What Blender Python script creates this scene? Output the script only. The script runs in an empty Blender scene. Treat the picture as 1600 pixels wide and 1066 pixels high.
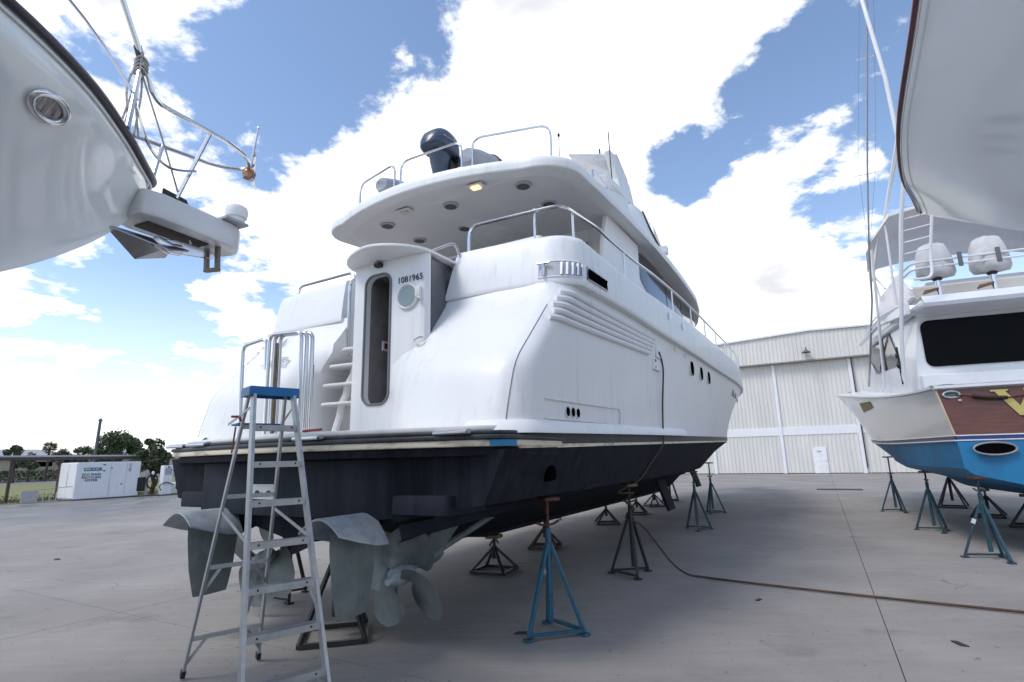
import bpy, bmesh, math, random
from mathutils import Vector, Matrix
from math import sin, cos, pi, radians, sqrt, atan2, tan
random.seed(7)
scene = bpy.context.scene
C = scene.collection

# ------------------------------------------------------------------ camera
CAM_H = 1.75
PITCH = math.atan(182 / 845.0)
ROLL = radians(1.33)
cam = bpy.data.cameras.new("camera")
cam.sensor_width = 36
cam.lens = 845 / 1600 * 36
cam.clip_start = 0.05
cam.clip_end = 6000
camo = bpy.data.objects.new("camera", cam)
C.objects.link(camo)
fw = Vector((0, cos(PITCH), sin(PITCH)))
u0 = Vector((0, -sin(PITCH), cos(PITCH)))
r0 = Vector((1, 0, 0))
cr = cos(ROLL) * r0 - sin(ROLL) * u0
cu = cos(ROLL) * u0 + sin(ROLL) * r0
camo.matrix_world = Matrix(((cr.x, cu.x, -fw.x, 0), (cr.y, cu.y, -fw.y, 0), (cr.z, cu.z, -fw.z, CAM_H), (0, 0, 0, 1)))
scene.camera = camo

# ------------------------------------------------------------------ light
SUN_AZ = Vector((-0.86, -0.51, 0)).normalized()      # direction towards the sun, on the ground plane
SUN_EL = radians(54)
to_sun = Vector((SUN_AZ.x * cos(SUN_EL), SUN_AZ.y * cos(SUN_EL), sin(SUN_EL)))
sun = bpy.data.lights.new("sun", 'SUN')
sun.energy = 1.5
sun.angle = radians(20)
sun.color = (1.0, 0.955, 0.9)
suno = bpy.data.objects.new("sun", sun)
C.objects.link(suno)
suno.rotation_euler = (-to_sun).to_track_quat('-Z', 'Y').to_euler()
scene.view_settings.view_transform = 'Standard'
scene.view_settings.look = 'None'
scene.view_settings.exposure = 0.48
scene.view_settings.gamma = 1
scene.view_settings.use_curve_mapping = False
scene.cycles.max_bounces = 6
scene.cycles.use_denoising = True

# ------------------------------------------------------------------ sky with cumulus
W = bpy.data.worlds.new("World")
scene.world = W
W.use_nodes = True
W.cycles.sampling_method = 'MANUAL'
W.cycles.sample_map_resolution = 512
nt = W.node_tree
nt.nodes.clear()
def N(t, nt_=None, **kw):
    n = (nt_ or nt).nodes.new(t)
    for k, v in kw.items():
        setattr(n, k, v)
    return n
def L(a, b, nt_=None):
    (nt_ or nt).links.new(a, b)
def wmath(op, a, b=None, c=None, nt_=None):
    n = N('ShaderNodeMath', nt_, operation=op)
    for i, v in enumerate((a, b, c)):
        if v is None:
            continue
        if isinstance(v, (int, float)):
            n.inputs[i].default_value = v
        else:
            L(v, n.inputs[i], nt_)
    return n.outputs[0]
sky = N('ShaderNodeTexSky', sky_type='NISHITA')
sky.sun_disc = False
sky.sun_elevation = SUN_EL
sky.sun_rotation = atan2(SUN_AZ.x, SUN_AZ.y)
sky.air_density = 1.0
sky.dust_density = 0.3
sky.ozone_density = 2.2
tc = N('ShaderNodeTexCoord')
sep = N('ShaderNodeSeparateXYZ')
L(tc.outputs['Generated'], sep.inputs[0])
zc = wmath('MAXIMUM', sep.outputs[2], 0.0)
den = wmath('ADD', zc, 0.22)
px_ = wmath('DIVIDE', sep.outputs[0], den)
py_ = wmath('DIVIDE', sep.outputs[1], den)
comb = N('ShaderNodeCombineXYZ')
L(px_, comb.inputs[0]); L(py_, comb.inputs[1])
def wnoise(scale, detail, off, rough=0.55, dist=0.0):
    mp = N('ShaderNodeMapping')
    mp.inputs['Location'].default_value = off
    L(comb.outputs[0], mp.inputs[0])
    n = N('ShaderNodeTexNoise')
    n.inputs['Scale'].default_value = scale
    n.inputs['Detail'].default_value = detail
    n.inputs['Roughness'].default_value = rough
    n.inputs['Distortion'].default_value = dist
    L(mp.outputs[0], n.inputs['Vector'])
    return n.outputs['Fac']
n_big = wnoise(1.1, 2, (3.1, 1.7, 0))
n_det = wnoise(4.2, 8, (0.4, 5.2, 0), 0.62, 0.12)
# broad cloud banks and gaps: (direction x, y, z, sharpness, weight)
def dir_px(x, y):
    d = fw + (x - 800) / 845 * cr - (y - 533) / 845 * cu
    return d.normalized()
BANKS = [
    # cloud
    (dir_px(760, 150), 28, 0.42), (dir_px(900, 170), 34, 0.36), (dir_px(620, 230), 55, 0.30), (dir_px(1010, 90), 70, 0.26),
    (dir_px(400, 330), 45, 0.34), (dir_px(1220, 310), 60, 0.55), (dir_px(1090, 120), 110, 0.34), (dir_px(1130, 430), 30, 0.36), (dir_px(560, 420), 30, 0.30),
    (dir_px(40, 440), 120, 0.42), (dir_px(90, 40), 70, 0.48), (dir_px(300, 5), 160, 0.40), (dir_px(1310, 20), 90, 0.50), (dir_px(1100, 70), 160, 0.30), (dir_px(1310, 470), 40, 0.30),
    (dir_px(200, 560), 30, 0.25),(dir_px(950, 560), 20, 0.25),
    # clear sky
    (dir_px(430, 110), 60, -0.46), (dir_px(570, 70), 70, -0.50), (dir_px(330, 150), 60, -0.28), (dir_px(1250, 125), 55, -0.72), (dir_px(1110, 200), 120, -0.30),
    (dir_px(190, 455), 110, -0.62), (dir_px(1035, 285), 260, -0.75), (dir_px(1140, 185), 180, -0.5), (dir_px(1185, 340), 800, -0.3), (dir_px(1310, 345), 500, -0.32), (dir_px(60, 470), 400, -0.25), (dir_px(250, 500), 400, -0.25), (dir_px(430, 400), 500, -0.1),
    (dir_px(660, 30), 260, -0.35), (dir_px(1500, 330), 60, -0.55), (dir_px(480, 210), 500, -0.2),  # gap behind the right bow is added so the saloon windows reflect blue
]
acc = None
for d, k, wgt in BANKS:
    dot = N('ShaderNodeVectorMath', operation='DOT_PRODUCT')
    L(tc.outputs['Generated'], dot.inputs[0])
    dot.inputs[1].default_value = d
    e = wmath('MULTIPLY', wmath('SUBTRACT', dot.outputs['Value'], 1.0), float(k))
    g = wmath('MULTIPLY', wmath('POWER', 2.71828, e), wgt)
    acc = g if acc is None else wmath('ADD', acc, g)
cov = wmath('ADD', wmath('MULTIPLY', n_big, 0.75), wmath('MULTIPLY', n_det, 2.05))
cov = wmath('ADD', cov, wmath('MULTIPLY', acc, 0.85))
mr = N('ShaderNodeMapRange', interpolation_type='SMOOTHSTEP')
L(cov, mr.inputs[0])
mr.inputs[1].default_value = 1.41
mr.inputs[2].default_value = 1.66
cloud_a = mr.outputs[0]
# relief of the clouds: thick middles grey a little, rims stay bright
thick = N('ShaderNodeMapRange', interpolation_type='SMOOTHSTEP')
L(wnoise(2.6, 7, (8.1, 2.2, 0), .55, .35), thick.inputs[0])
thick.inputs[1].default_value = 0.46; thick.inputs[2].default_value = 0.70
deep = N('ShaderNodeMapRange', interpolation_type='SMOOTHSTEP')
L(cov, deep.inputs[0])
deep.inputs[1].default_value = 1.55; deep.inputs[2].default_value = 1.85; deep.inputs[4].default_value = 0.9
shade_f = wmath('MULTIPLY', thick.outputs[0], deep.outputs[0])
ramp = N('ShaderNodeMix', data_type='RGBA')
L(shade_f, ramp.inputs[0])
ramp.inputs[6].default_value = (1.18, 1.18, 1.185, 1)
ramp.inputs[7].default_value = (0.60, 0.615, 0.655, 1)
skyc = N('ShaderNodeMix', data_type='RGBA', blend_type='MULTIPLY')
skyc.inputs[0].default_value = 1.0
L(sky.outputs[0], skyc.inputs[6])
SKY_S = 0.15
skyc.inputs[7].default_value = (1.18, 1.12, 1.08, 1)
bg_sky = N('ShaderNodeBackground'); bg_sky.inputs['Strength'].default_value = SKY_S
L(skyc.outputs[2], bg_sky.inputs['Color'])
bg_cl = N('ShaderNodeBackground'); bg_cl.inputs['Strength'].default_value = 0.92
L(ramp.outputs[2], bg_cl.inputs['Color'])
mixs = N('ShaderNodeMixShader')
hz = N('ShaderNodeMapRange')            # thin milky veil of far cloud close to the horizon
L(sep.outputs[2], hz.inputs[0])
hz.inputs[1].default_value = 0.30; hz.inputs[2].default_value = 0.0
hz.inputs[3].default_value = 0.0; hz.inputs[4].default_value = 0.38
L(wmath('MAXIMUM', cloud_a, hz.outputs[0]), mixs.inputs[0])
L(bg_sky.outputs[0], mixs.inputs[1]); L(bg_cl.outputs[0], mixs.inputs[2])
wo = N('ShaderNodeOutputWorld')
L(mixs.outputs[0], wo.inputs['Surface'])

# ------------------------------------------------------------------ helpers
def smoothstep(a, b, x):
    t = max(0.0, min(1.0, (x - a) / (b - a)))
    return t * t * (3 - 2 * t)
def interp(tab, z):
    if z <= tab[0][0]: return tab[0][1]
    for (z0, v0), (z1, v1) in zip(tab, tab[1:]):
        if z <= z1: return v0 + (v1 - v0) * (z - z0) / (z1 - z0)
    return tab[-1][1]
def sinterp(tab, x):
    n = len(tab)
    if x <= tab[0][0]: return tab[0][1]
    if x >= tab[-1][0]: return tab[-1][1]
    for i in range(n - 1):
        if x <= tab[i + 1][0]: break
    def m(j):
        if j == 0: return (tab[1][1] - tab[0][1]) / (tab[1][0] - tab[0][0])
        if j == n - 1: return (tab[-1][1] - tab[-2][1]) / (tab[-1][0] - tab[-2][0])
        return (tab[j + 1][1] - tab[j - 1][1]) / (tab[j + 1][0] - tab[j - 1][0])
    h = tab[i + 1][0] - tab[i][0]; t = (x - tab[i][0]) / h
    return (2 * t ** 3 - 3 * t * t + 1) * tab[i][1] + (t ** 3 - 2 * t * t + t) * h * m(i) + (3 * t * t - 2 * t ** 3) * tab[i + 1][1] + (t ** 3 - t * t) * h * m(i + 1)
def V(*a): return Vector(a)

MATS = {}
def mat(name, col, rough=0.5, streak=0.0, **kw):
    m = mat0(name, col, rough, **kw)
    if streak and 'streak_done' not in m:
        t = m.node_tree; b = t.nodes['Principled BSDF']; src = b.inputs['Base Color'].links[0].from_socket
        tcn = N('ShaderNodeTexCoord', t); mp = N('ShaderNodeMapping', t); mp.inputs['Scale'].default_value = (7, 7, .28); L(tcn.outputs['Object'], mp.inputs[0], t)
        n = N('ShaderNodeTexNoise', t); n.inputs['Scale'].default_value = 1.6; n.inputs['Detail'].default_value = 7; n.inputs['Roughness'].default_value = .7; L(mp.outputs[0], n.inputs['Vector'], t)
        n2 = N('ShaderNodeTexNoise', t); n2.inputs['Scale'].default_value = 1.1; n2.inputs['Detail'].default_value = 3; L(tcn.outputs['Object'], n2.inputs['Vector'], t)
        r1 = N('ShaderNodeMapRange', t); r1.inputs[1].default_value = .5; r1.inputs[2].default_value = .78; L(n.outputs['Fac'], r1.inputs[0], t)
        r2 = N('ShaderNodeMapRange', t); r2.inputs[1].default_value = .4; r2.inputs[2].default_value = .65; L(n2.outputs['Fac'], r2.inputs[0], t)
        mx = N('ShaderNodeMix', t, data_type='RGBA', blend_type='MULTIPLY'); L(wmath('MULTIPLY', wmath('MULTIPLY', r1.outputs[0], r2.outputs[0], nt_=t), streak, nt_=t), mx.inputs[0], t)
        L(src, mx.inputs[6], t); mx.inputs[7].default_value = (.52, .50, .46, 1); L(mx.outputs[2], b.inputs['Base Color'], t); m['streak_done'] = 1
    return m
def mat0(name, col, rough=0.5, metal=0.0, coat=0.0, var=0.08, scale=3.0, bump=0.0, bscale=60.0, col2=None, stretch=(1, 1, 1), spec=0.5, emit=None, alpha=None, lo=0.35, hi=0.65):
    if name in MATS: return MATS[name]
    m = bpy.data.materials.new(name); m.use_nodes = True
    t = m.node_tree; b = t.nodes['Principled BSDF']
    tcn = N('ShaderNodeTexCoord', t); mp = N('ShaderNodeMapping', t)
    mp.inputs['Scale'].default_value = stretch
    L(tcn.outputs['Object'], mp.inputs[0], t)
    n = N('ShaderNodeTexNoise', t); n.inputs['Scale'].default_value = scale; n.inputs['Detail'].default_value = 8; n.inputs['Roughness'].default_value = 0.62
    L(mp.outputs[0], n.inputs['Vector'], t)
    mr_ = N('ShaderNodeMapRange', t); mr_.inputs[1].default_value = lo; mr_.inputs[2].default_value = hi
    L(n.outputs['Fac'], mr_.inputs[0], t)
    mx = N('ShaderNodeMix', t, data_type='RGBA')
    L(mr_.outputs[0], mx.inputs[0], t)
    c2 = col2 if col2 else tuple(max(0, c * (1 - 2.2 * var)) for c in col)
    c1 = col if col2 else tuple(min(1, c * (1 + 0.4 * var)) for c in col)
    mx.inputs[6].default_value = (*c2, 1); mx.inputs[7].default_value = (*c1, 1)
    L(mx.outputs[2], b.inputs['Base Color'], t)
    rr = N('ShaderNodeMapRange', t); rr.inputs[3].default_value = max(0.02, rough - 0.07); rr.inputs[4].default_value = min(1, rough + 0.09)
    L(n.outputs['Fac'], rr.inputs[0], t); L(rr.outputs[0], b.inputs['Roughness'], t)
    b.inputs['Metallic'].default_value = metal
    b.inputs['Specular IOR Level'].default_value = spec
    if coat:
        b.inputs['Coat Weight'].default_value = coat; b.inputs['Coat Roughness'].default_value = 0.08
    if bump:
        bn = N('ShaderNodeTexNoise', t); bn.inputs['Scale'].default_value = bscale; bn.inputs['Detail'].default_value = 6
        L(mp.outputs[0], bn.inputs['Vector'], t)
        bp = N('ShaderNodeBump', t); bp.inputs['Strength'].default_value = bump; bp.inputs['Distance'].default_value = 0.02
        L(bn.outputs['Fac'], bp.inputs['Height'], t); L(bp.outputs[0], b.inputs['Normal'], t)
    if emit:
        b.inputs['Emission Color'].default_value = (*emit[:3], 1); b.inputs['Emission Strength'].default_value = emit[3]
    if alpha is not None:
        b.inputs['Alpha'].default_value = alpha
    MATS[name] = m
    return m

class MB:
    def __init__(s): s.v = []; s.f = []
    def add(s, vs, fs):
        o = len(s.v); s.v += [Vector(p) for p in vs]; s.f += [tuple(i + o for i in f) for f in fs]; return s
    def box(s, c, d, R=None):
        c = Vector(c); h = Vector(d) / 2
        ps = [Vector((x * h.x, y * h.y, z * h.z)) for x in (-1, 1) for y in (-1, 1) for z in (-1, 1)]
        if R is not None: ps = [R @ p for p in ps]
        return s.add([c + p for p in ps], [(0, 1, 3, 2), (4, 6, 7, 5), (0, 4, 5, 1), (2, 3, 7, 6), (0, 2, 6, 4), (1, 5, 7, 3)])
    def span(s, x0, x1, y0, y1, z0, z1):
        return s.box(((x0 + x1) / 2, (y0 + y1) / 2, (z0 + z1) / 2), (x1 - x0, y1 - y0, z1 - z0))
    def bar(s, a, b, w, h=None, up=(0, 0, 1)):
        a = Vector(a); b = Vector(b); d = (b - a); l = d.length; d = d / l
        u = Vector(up); sd = d.cross(u)
        if sd.length < 1e-4: sd = d.cross(Vector((1, 0, 0)))
        sd.normalize(); u = sd.cross(d)
        R = Matrix((d, sd, u)).transposed()
        return s.box((a + b) / 2, (l, w, h or w), R)
    def tube(s, pts, r, n=8, closed=False):
        pts = [Vector(p) for p in pts]; m = len(pts)
        rs = r if isinstance(r, (list, tuple)) else [r] * m
        up = None; rows = []
        for i, p in enumerate(pts):
            if closed: d = pts[(i + 1) % m] - pts[i - 1]
            else: d = pts[min(i + 1, m - 1)] - pts[max(i - 1, 0)]
            d.normalize()
            if up is None:
                up = Vector((0, 0, 1)) if abs(d.z) < 0.9 else Vector((1, 0, 0))
            sd = d.cross(up); sd.normalize(); up = sd.cross(d); up.normalize()
            rows.append([p + rs[i] * (cos(2 * pi * k / n) * sd + sin(2 * pi * k / n) * up) for k in range(n)])
        vs = [q for row in rows for q in row]; fs = []
        for i in range(m if closed else m - 1):
            for k in range(n):
                j = (i + 1) % m
                fs.append((i * n + k, i * n + (k + 1) % n, j * n + (k + 1) % n, j * n + k))
        if not closed: fs += [tuple(range(n)), tuple(range((m - 1) * n, m * n))[::-1]]
        return s.add(vs, fs)
    def grid(s, rows, wrap=False, capends=False):
        n = len(rows[0]); vs = [q for row in rows for q in row]; fs = []
        for i in range(len(rows) - 1):
            for k in range(n if wrap else n - 1):
                fs.append((i * n + k, i * n + (k + 1) % n, (i + 1) * n + (k + 1) % n, (i + 1) * n + k))
        if capends: fs += [tuple(range(n)), tuple(range((len(rows) - 1) * n, len(rows) * n))[::-1]]
        return s.add(vs, fs)
    def lathe(s, prof, n=20, o=(0, 0, 0), ax=(0, 0, 1)):
        ax = Vector(ax).normalized(); t = Vector((1, 0, 0)) if abs(ax.x) < 0.9 else Vector((0, 1, 0))
        a = ax.cross(t).normalized(); b = ax.cross(a); o = Vector(o)
        rows = [[o + ax * z + r * (cos(2 * pi * k / n) * a + sin(2 * pi * k / n) * b) for k in range(n)] for r, z in prof]
        return s.grid(rows, wrap=True, capends=True)
    def prism(s, pts, vec):
        pts = [Vector(p) for p in pts]; vec = Vector(vec); n = len(pts)
        fs = [tuple(range(n))[::-1], tuple(range(n, 2 * n))] + [(i, (i + 1) % n, n + (i + 1) % n, n + i) for i in range(n)]
        return s.add(pts + [p + vec for p in pts], fs)
    def ell(s, c, r, nu=16, nv=10):
        c = Vector(c); rows = []
        for j in range(nv + 1):
            a = pi * j / nv - pi / 2; rr = max(cos(a), 1e-3)
            rows.append([c + Vector((r[0] * rr * cos(2 * pi * k / nu), r[1] * rr * sin(2 * pi * k / nu), r[2] * sin(a))) for k in range(nu)])
        return s.grid(rows, wrap=True, capends=True)
    def mesh(s, name, m, smooth=40, bevel=0):
        me = bpy.data.meshes.new(name)
        me.from_pydata([tuple(p) for p in s.v], [], s.f)
        bm = bmesh.new(); bm.from_mesh(me)
        bmesh.ops.remove_doubles(bm, verts=bm.verts, dist=1e-5)
        if bevel:
            es = [e for e in bm.edges if len(e.link_faces) == 2 and e.calc_face_angle(0) > radians(35)]
            bmesh.ops.bevel(bm, geom=es, offset=bevel, segments=2, profile=0.5, affect='EDGES', clamp_overlap=True)
        bmesh.ops.recalc_face_normals(bm, faces=bm.faces)
        bm.to_mesh(me); bm.free()
        if smooth:
            for p in me.polygons: p.use_smooth = True
            me.set_sharp_from_angle(angle=radians(smooth))
        for mm in (m if isinstance(m, (list, tuple)) else [m]): me.materials.append(mm)
        return me
    def build(s, name, m, parent=None, smooth=40, bevel=0, label=None):
        o = bpy.data.objects.new(name, s.mesh(name, m, smooth, bevel)); C.objects.link(o)
        if parent is not None: o.parent = parent
        if label: o['label'] = label
        return o

def fillet(pts, r=0.1, n=5):
    pts = [Vector(p) for p in pts]; out = [pts[0]]
    for a, b, c in zip(pts, pts[1:], pts[2:]):
        d1 = (a - b); d2 = (c - b); rr = min(r, d1.length * 0.49, d2.length * 0.49)
        p = b + d1.normalized() * rr; q = b + d2.normalized() * rr
        for i in range(n + 1):
            t = i / n; out.append((1 - t) ** 2 * p + 2 * t * (1 - t) * b + t * t * q)
    out.append(pts[-1]); return out
def thing(name, label, cat, loc=(0, 0, 0), rz=0.0, group=None):
    o = bpy.data.objects.new(name, None); C.objects.link(o); o.empty_display_size = 0.2
    o.location = loc; o.rotation_euler = (0, 0, rz); o['label'] = label; o['category'] = cat
    if group: o['group'] = group
    return o
def tag(o, label, cat, group=None):
    o['label'] = label; o['category'] = cat
    if group: o['group'] = group
    return o
def inst(me, name, parent=None, loc=(0, 0, 0), rot=(0, 0, 0), scale=(1, 1, 1)):
    o = bpy.data.objects.new(name, me); C.objects.link(o); o.parent = parent
    o.location = loc; o.rotation_euler = rot; o.scale = scale
    return o
def text(name, body, size, m, parent, M, depth=0.002, shear=0.0, space=1.0, align='CENTER', bold=0.0):
    cu_ = bpy.data.curves.new(name, 'FONT'); cu_.body = body; cu_.size = size; cu_.extrude = depth
    cu_.align_x = align; cu_.align_y = 'CENTER'; cu_.shear = shear; cu_.space_character = space; cu_.offset = bold; cu_.space_line = 0.95
    ob = bpy.data.objects.new(name, cu_)
    C.objects.link(ob)
    dg = bpy.context.evaluated_depsgraph_get()
    me = bpy.data.meshes.new_from_object(ob.evaluated_get(dg))
    bpy.data.objects.remove(ob)
    o = bpy.data.objects.new(name, me); C.objects.link(o); me.materials.clear(); me.materials.append(m); o.parent = parent; o.matrix_local = M
    return o
def frame(o, xa, ya):
    xa = Vector(xa).normalized(); za = xa.cross(Vector(ya)).normalized(); ya = za.cross(xa)
    M = Matrix((xa, ya, za)).transposed().to_4x4(); M.translation = Vector(o); return M

HEAD = radians(29)
FWD = Vector((sin(HEAD), cos(HEAD), 0)); STB = Vector((cos(HEAD), -sin(HEAD), 0))
RZ = pi / 2 - HEAD

# materials
gel = mat('white_gelcoat', (0.80, 0.80, 0.80), 0.42, streak=.55, coat=0.10, spec=.4, var=0.018, scale=1.0, stretch=(1, 1, .35))
gel2 = mat('aged_gelcoat', (0.74, 0.735, 0.725), 0.4, streak=.7, coat=0.15, var=0.05, scale=1.6, stretch=(1, 1, .35))
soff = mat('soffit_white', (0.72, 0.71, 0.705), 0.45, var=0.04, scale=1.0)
cream = mat('cream_strip', (0.70, 0.62, 0.50), 0.5, col2=(0.30, 0.27, 0.24), scale=4, lo=.30, hi=.48, stretch=(1, 1, 3))
rubber = mat('grey_rubber', (0.045, 0.05, 0.06), 0.5, var=0.25, scale=6)
afoul = mat('dark_antifouling', (0.024, 0.029, 0.040), 0.7, spec=.12, col2=(0.005, 0.006, 0.010), scale=1.6, bump=0.12, bscale=40, stretch=(5, 5, .35), lo=.3, hi=.72)
afoul2 = mat('bluegrey_antifouling', (0.028, 0.034, 0.047), 0.7, spec=.15, col2=(0.013, 0.016, 0.025), scale=2.6, bump=0.12, stretch=(3, 3, .4), lo=.3, hi=.7)
primer = mat('grey_metal_primer', (0.20, 0.235, 0.24), 0.5, metal=0.2, streak=.9, var=0.16, scale=3, bump=0.05)
primer_l = mat('pale_metal_primer', (0.40, 0.44, 0.49), 0.5, metal=0.2, var=0.12, scale=8, bump=0.06)
steel = mat('stainless', (0.66, 0.66, 0.68), 0.16, metal=1.0, var=0.04)
steel_w = mat('white_tube', (0.76, 0.76, 0.78), 0.3, var=0.03)
alu = mat('aluminium', (0.44, 0.45, 0.47), 0.45, metal=0.75, var=0.09, scale=9)
black = mat('black_plastic', (0.012, 0.012, 0.014), 0.45, var=0.2)
void = mat('black_void', (0.004, 0.004, 0.005), 0.9, var=0.1, spec=0.0)
dark = mat('dark_interior', (0.02, 0.02, 0.022), 0.7, var=0.2)
glass = mat('tinted_glass', (0.012, 0.016, 0.024), 0.04, var=0.02, spec=0.8)
glass_b = mat('black_glass', (0.002, 0.002, 0.003), 0.12, var=0.02, spec=0.06)
rust = mat('rust', (0.22, 0.09, 0.04), 0.85, var=0.3, scale=20)
paint_blue = mat('blue_stand_paint', (0.012, 0.10, 0.17), 0.45, var=0.3, scale=14, col2=(0.02, 0.045, 0.06), lo=.28, hi=.5)
paint_teal = mat('dull_teal_paint', (0.02, 0.07, 0.10), 0.5, var=0.3, scale=14, col2=(0.02, 0.03, 0.04), lo=.3, hi=.55)
paint_black = mat('black_stand_paint', (0.016, 0.018, 0.021), 0.5, var=0.3, scale=12)
paint_rusty = mat('rusty_stand_paint', (0.035, 0.028, 0.024), 0.7, col2=(0.07, 0.03, 0.018), scale=12)
orange = mat('orange_primer', (0.10, 0.028, 0.016), 0.6, var=0.3, scale=14)
wood_b = mat('wood_block', (0.22, 0.15, 0.09), 0.8, var=0.25, scale=10, stretch=(1, 8, 1))
# ------------------------------------------------------------------ ground, slabs, hangar, left background
def AS(a, s, z=0.0):            # yard grid: metres along the heading, metres to its right
    return FWD * a + STB * s + Vector((0, 0, z))
def concrete_mat():
    m = bpy.data.materials.new('yard_concrete'); m.use_nodes = True
    t = m.node_tree; b = t.nodes['Principled BSDF']
    g = N('ShaderNodeNewGeometry', t)
    def nz(scale, det, rough=.6, vec=None, stretch=None):
        n = N('ShaderNodeTexNoise', t); n.inputs['Scale'].default_value = scale; n.inputs['Detail'].default_value = det; n.inputs['Roughness'].default_value = rough
        mp = N('ShaderNodeMapping', t); mp.inputs['Scale'].default_value = stretch or (1, 1, 1); mp.inputs['Rotation'].default_value = (0, 0, HEAD)
        L(g.outputs['Position'], mp.inputs[0], t); L(mp.outputs[0], n.inputs['Vector'], t)
        return n.outputs['Fac']
    def rng(v, a, b_, c=0., d=1.):
        r = N('ShaderNodeMapRange', t); r.inputs[1].default_value = a; r.inputs[2].default_value = b_; r.inputs[3].default_value = c; r.inputs[4].default_value = d
        L(v, r.inputs[0], t); return r.outputs[0]
    base = N('ShaderNodeMix', t, data_type='RGBA')
    L(rng(nz(.45, 6), .3, .7), base.inputs[0], t)
    base.inputs[6].default_value = (.228, .212, .199, 1); base.inputs[7].default_value = (.325, .304, .287, 1)
    # broom streaks and grain
    s2 = N('ShaderNodeMix', t, data_type='RGBA', blend_type='MULTIPLY'); s2.inputs[0].default_value = 1
    L(base.outputs[2], s2.inputs[6], t)
    k = wmath('ADD', rng(nz(2.2, 8, .7, stretch=(.35, 4, 1)), .2, .8, .86, 1.10), rng(nz(75, 4, .8), .3, .7, -.16, .14), nt_=t)
    cc = N('ShaderNodeCombineColor', t); [L(k, cc.inputs[i], t) for i in range(3)]
    L(cc.outputs[0], s2.inputs[7], t)
    # oil and tyre stains
    s3 = N('ShaderNodeMix', t, data_type='RGBA', blend_type='MULTIPLY')
    st = wmath('MULTIPLY', rng(nz(1.15, 7, .65), .58, .74), .42, nt_=t)
    sp = wmath('MULTIPLY', rng(nz(5.5, 4, .5, stretch=(.6, 1, 1)), .705, .75), .6, nt_=t)
    L(wmath('MAXIMUM', st, sp, nt_=t), s3.inputs[0], t)
    L(s2.outputs[2], s3.inputs[6], t); s3.inputs[7].default_value = (.30, .29, .29, 1)
    # hairline cracks and dark grit
    vo = N('ShaderNodeTexVoronoi', t, feature='DISTANCE_TO_EDGE'); vo.inputs['Scale'].default_value = .16
    wv = N('ShaderNodeTexNoise', t); wv.inputs['Scale'].default_value = .8; wv.inputs['Detail'].default_value = 6; L(g.outputs['Position'], wv.inputs['Vector'], t)
    va = N('ShaderNodeVectorMath', t, operation='MULTIPLY_ADD'); L(wv.outputs['Color'], va.inputs[0], t); va.inputs[1].default_value = (2.2, 2.2, 0); L(g.outputs['Position'], va.inputs[2], t); L(va.outputs[0], vo.inputs['Vector'], t)
    crack = wmath('MULTIPLY', rng(vo.outputs['Distance'], .0022, .0008), rng(nz(.3, 3), .52, .6), nt_=t)
    grit = rng(nz(16, 2, .4), .70, .74)
    s35 = N('ShaderNodeMix', t, data_type='RGBA', blend_type='MULTIPLY'); L(wmath('MULTIPLY', wmath('MAXIMUM', crack, grit, nt_=t), .55, nt_=t), s35.inputs[0], t)
    L(s3.outputs[2], s35.inputs[6], t); s35.inputs[7].default_value = (.22, .2, .2, 1)
    # damp, rinsed area close to the wash-down kerb
    sepp = N('ShaderNodeSeparateXYZ', t); mp = N('ShaderNodeMapping', t); mp.vector_type = 'POINT'
    mp.inputs['Rotation'].default_value = (0, 0, HEAD); L(g.outputs['Position'], mp.inputs[0], t); L(mp.outputs[0], sepp.inputs[0], t)
    band = wmath('MULTIPLY', rng(sepp.outputs[0], -21.5, -24), rng(sepp.outputs[0], -35.6, -33.8), nt_=t)
    wet = wmath('MULTIPLY', band, rng(nz(.55, 6, .6, stretch=(1.6, .5, 1)), .36, .62, .25, 1), nt_=t)
    s4 = N('ShaderNodeMix', t, data_type='RGBA', blend_type='MULTIPLY'); L(wmath('MULTIPLY', wet, .95, nt_=t), s4.inputs[0], t)
    L(s35.outputs[2], s4.inputs[6], t); s4.inputs[7].default_value = (.42, .47, .52, 1)
    L(s4.outputs[2], b.inputs['Base Color'], t)
    L(rng(wet, 0, 1, .82, .35), b.inputs['Roughness'], t)
    b.inputs['Specular IOR Level'].default_value = .3
    bp = N('ShaderNodeBump', t); bp.inputs['Strength'].default_value = .25; bp.inputs['Distance'].default_value = .01
    L(nz(35, 6, .7), bp.inputs['Height'], t); L(bp.outputs[0], b.inputs['Normal'], t)
    return m
conc = concrete_mat()
joint_m = mat('joint_sealant', (.15, .14, .13), .9, var=.2)
earth = mat('far_ground', (.16, .17, .10), .95, var=.2, scale=.05, col2=(.20, .19, .15))
gnd = MB().add([(-900, -300, -.06), (900, -300, -.06), (900, 1500, -.06), (-900, 1500, -.06)], [(0, 1, 2, 3)]).build('ground', earth, None, 0)
gnd['kind'] = 'structure'
yard = MB().add([AS(-30, -36, -.022), AS(-30, 60, -.022), AS(60, 60, -.022), AS(60, -36, -.022)], [(0, 1, 2, 3)]).build('boatyard', joint_m, None, 0)
yard['kind'] = 'structure'
ss = [-36] + [-7.75 + 8.1 * i for i in range(-3, 8)]
aa = [-21.1, 3.9, 29.2, 49.0]
for i in range(len(ss) - 1):
    for j in range(len(aa) - 1):
        g_ = .0045
        p = [AS(aa[j] + g_, ss[i] + g_, 0), AS(aa[j] + g_, ss[i + 1] - g_, 0), AS(aa[j + 1] - g_, ss[i + 1] - g_, 0), AS(aa[j + 1] - g_, ss[i] + g_, 0)]
        MB().prism([q + Vector((0, 0, -.018)) for q in p], (0, 0, .018)).build('concrete_slab', conc, yard, 0)
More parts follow.
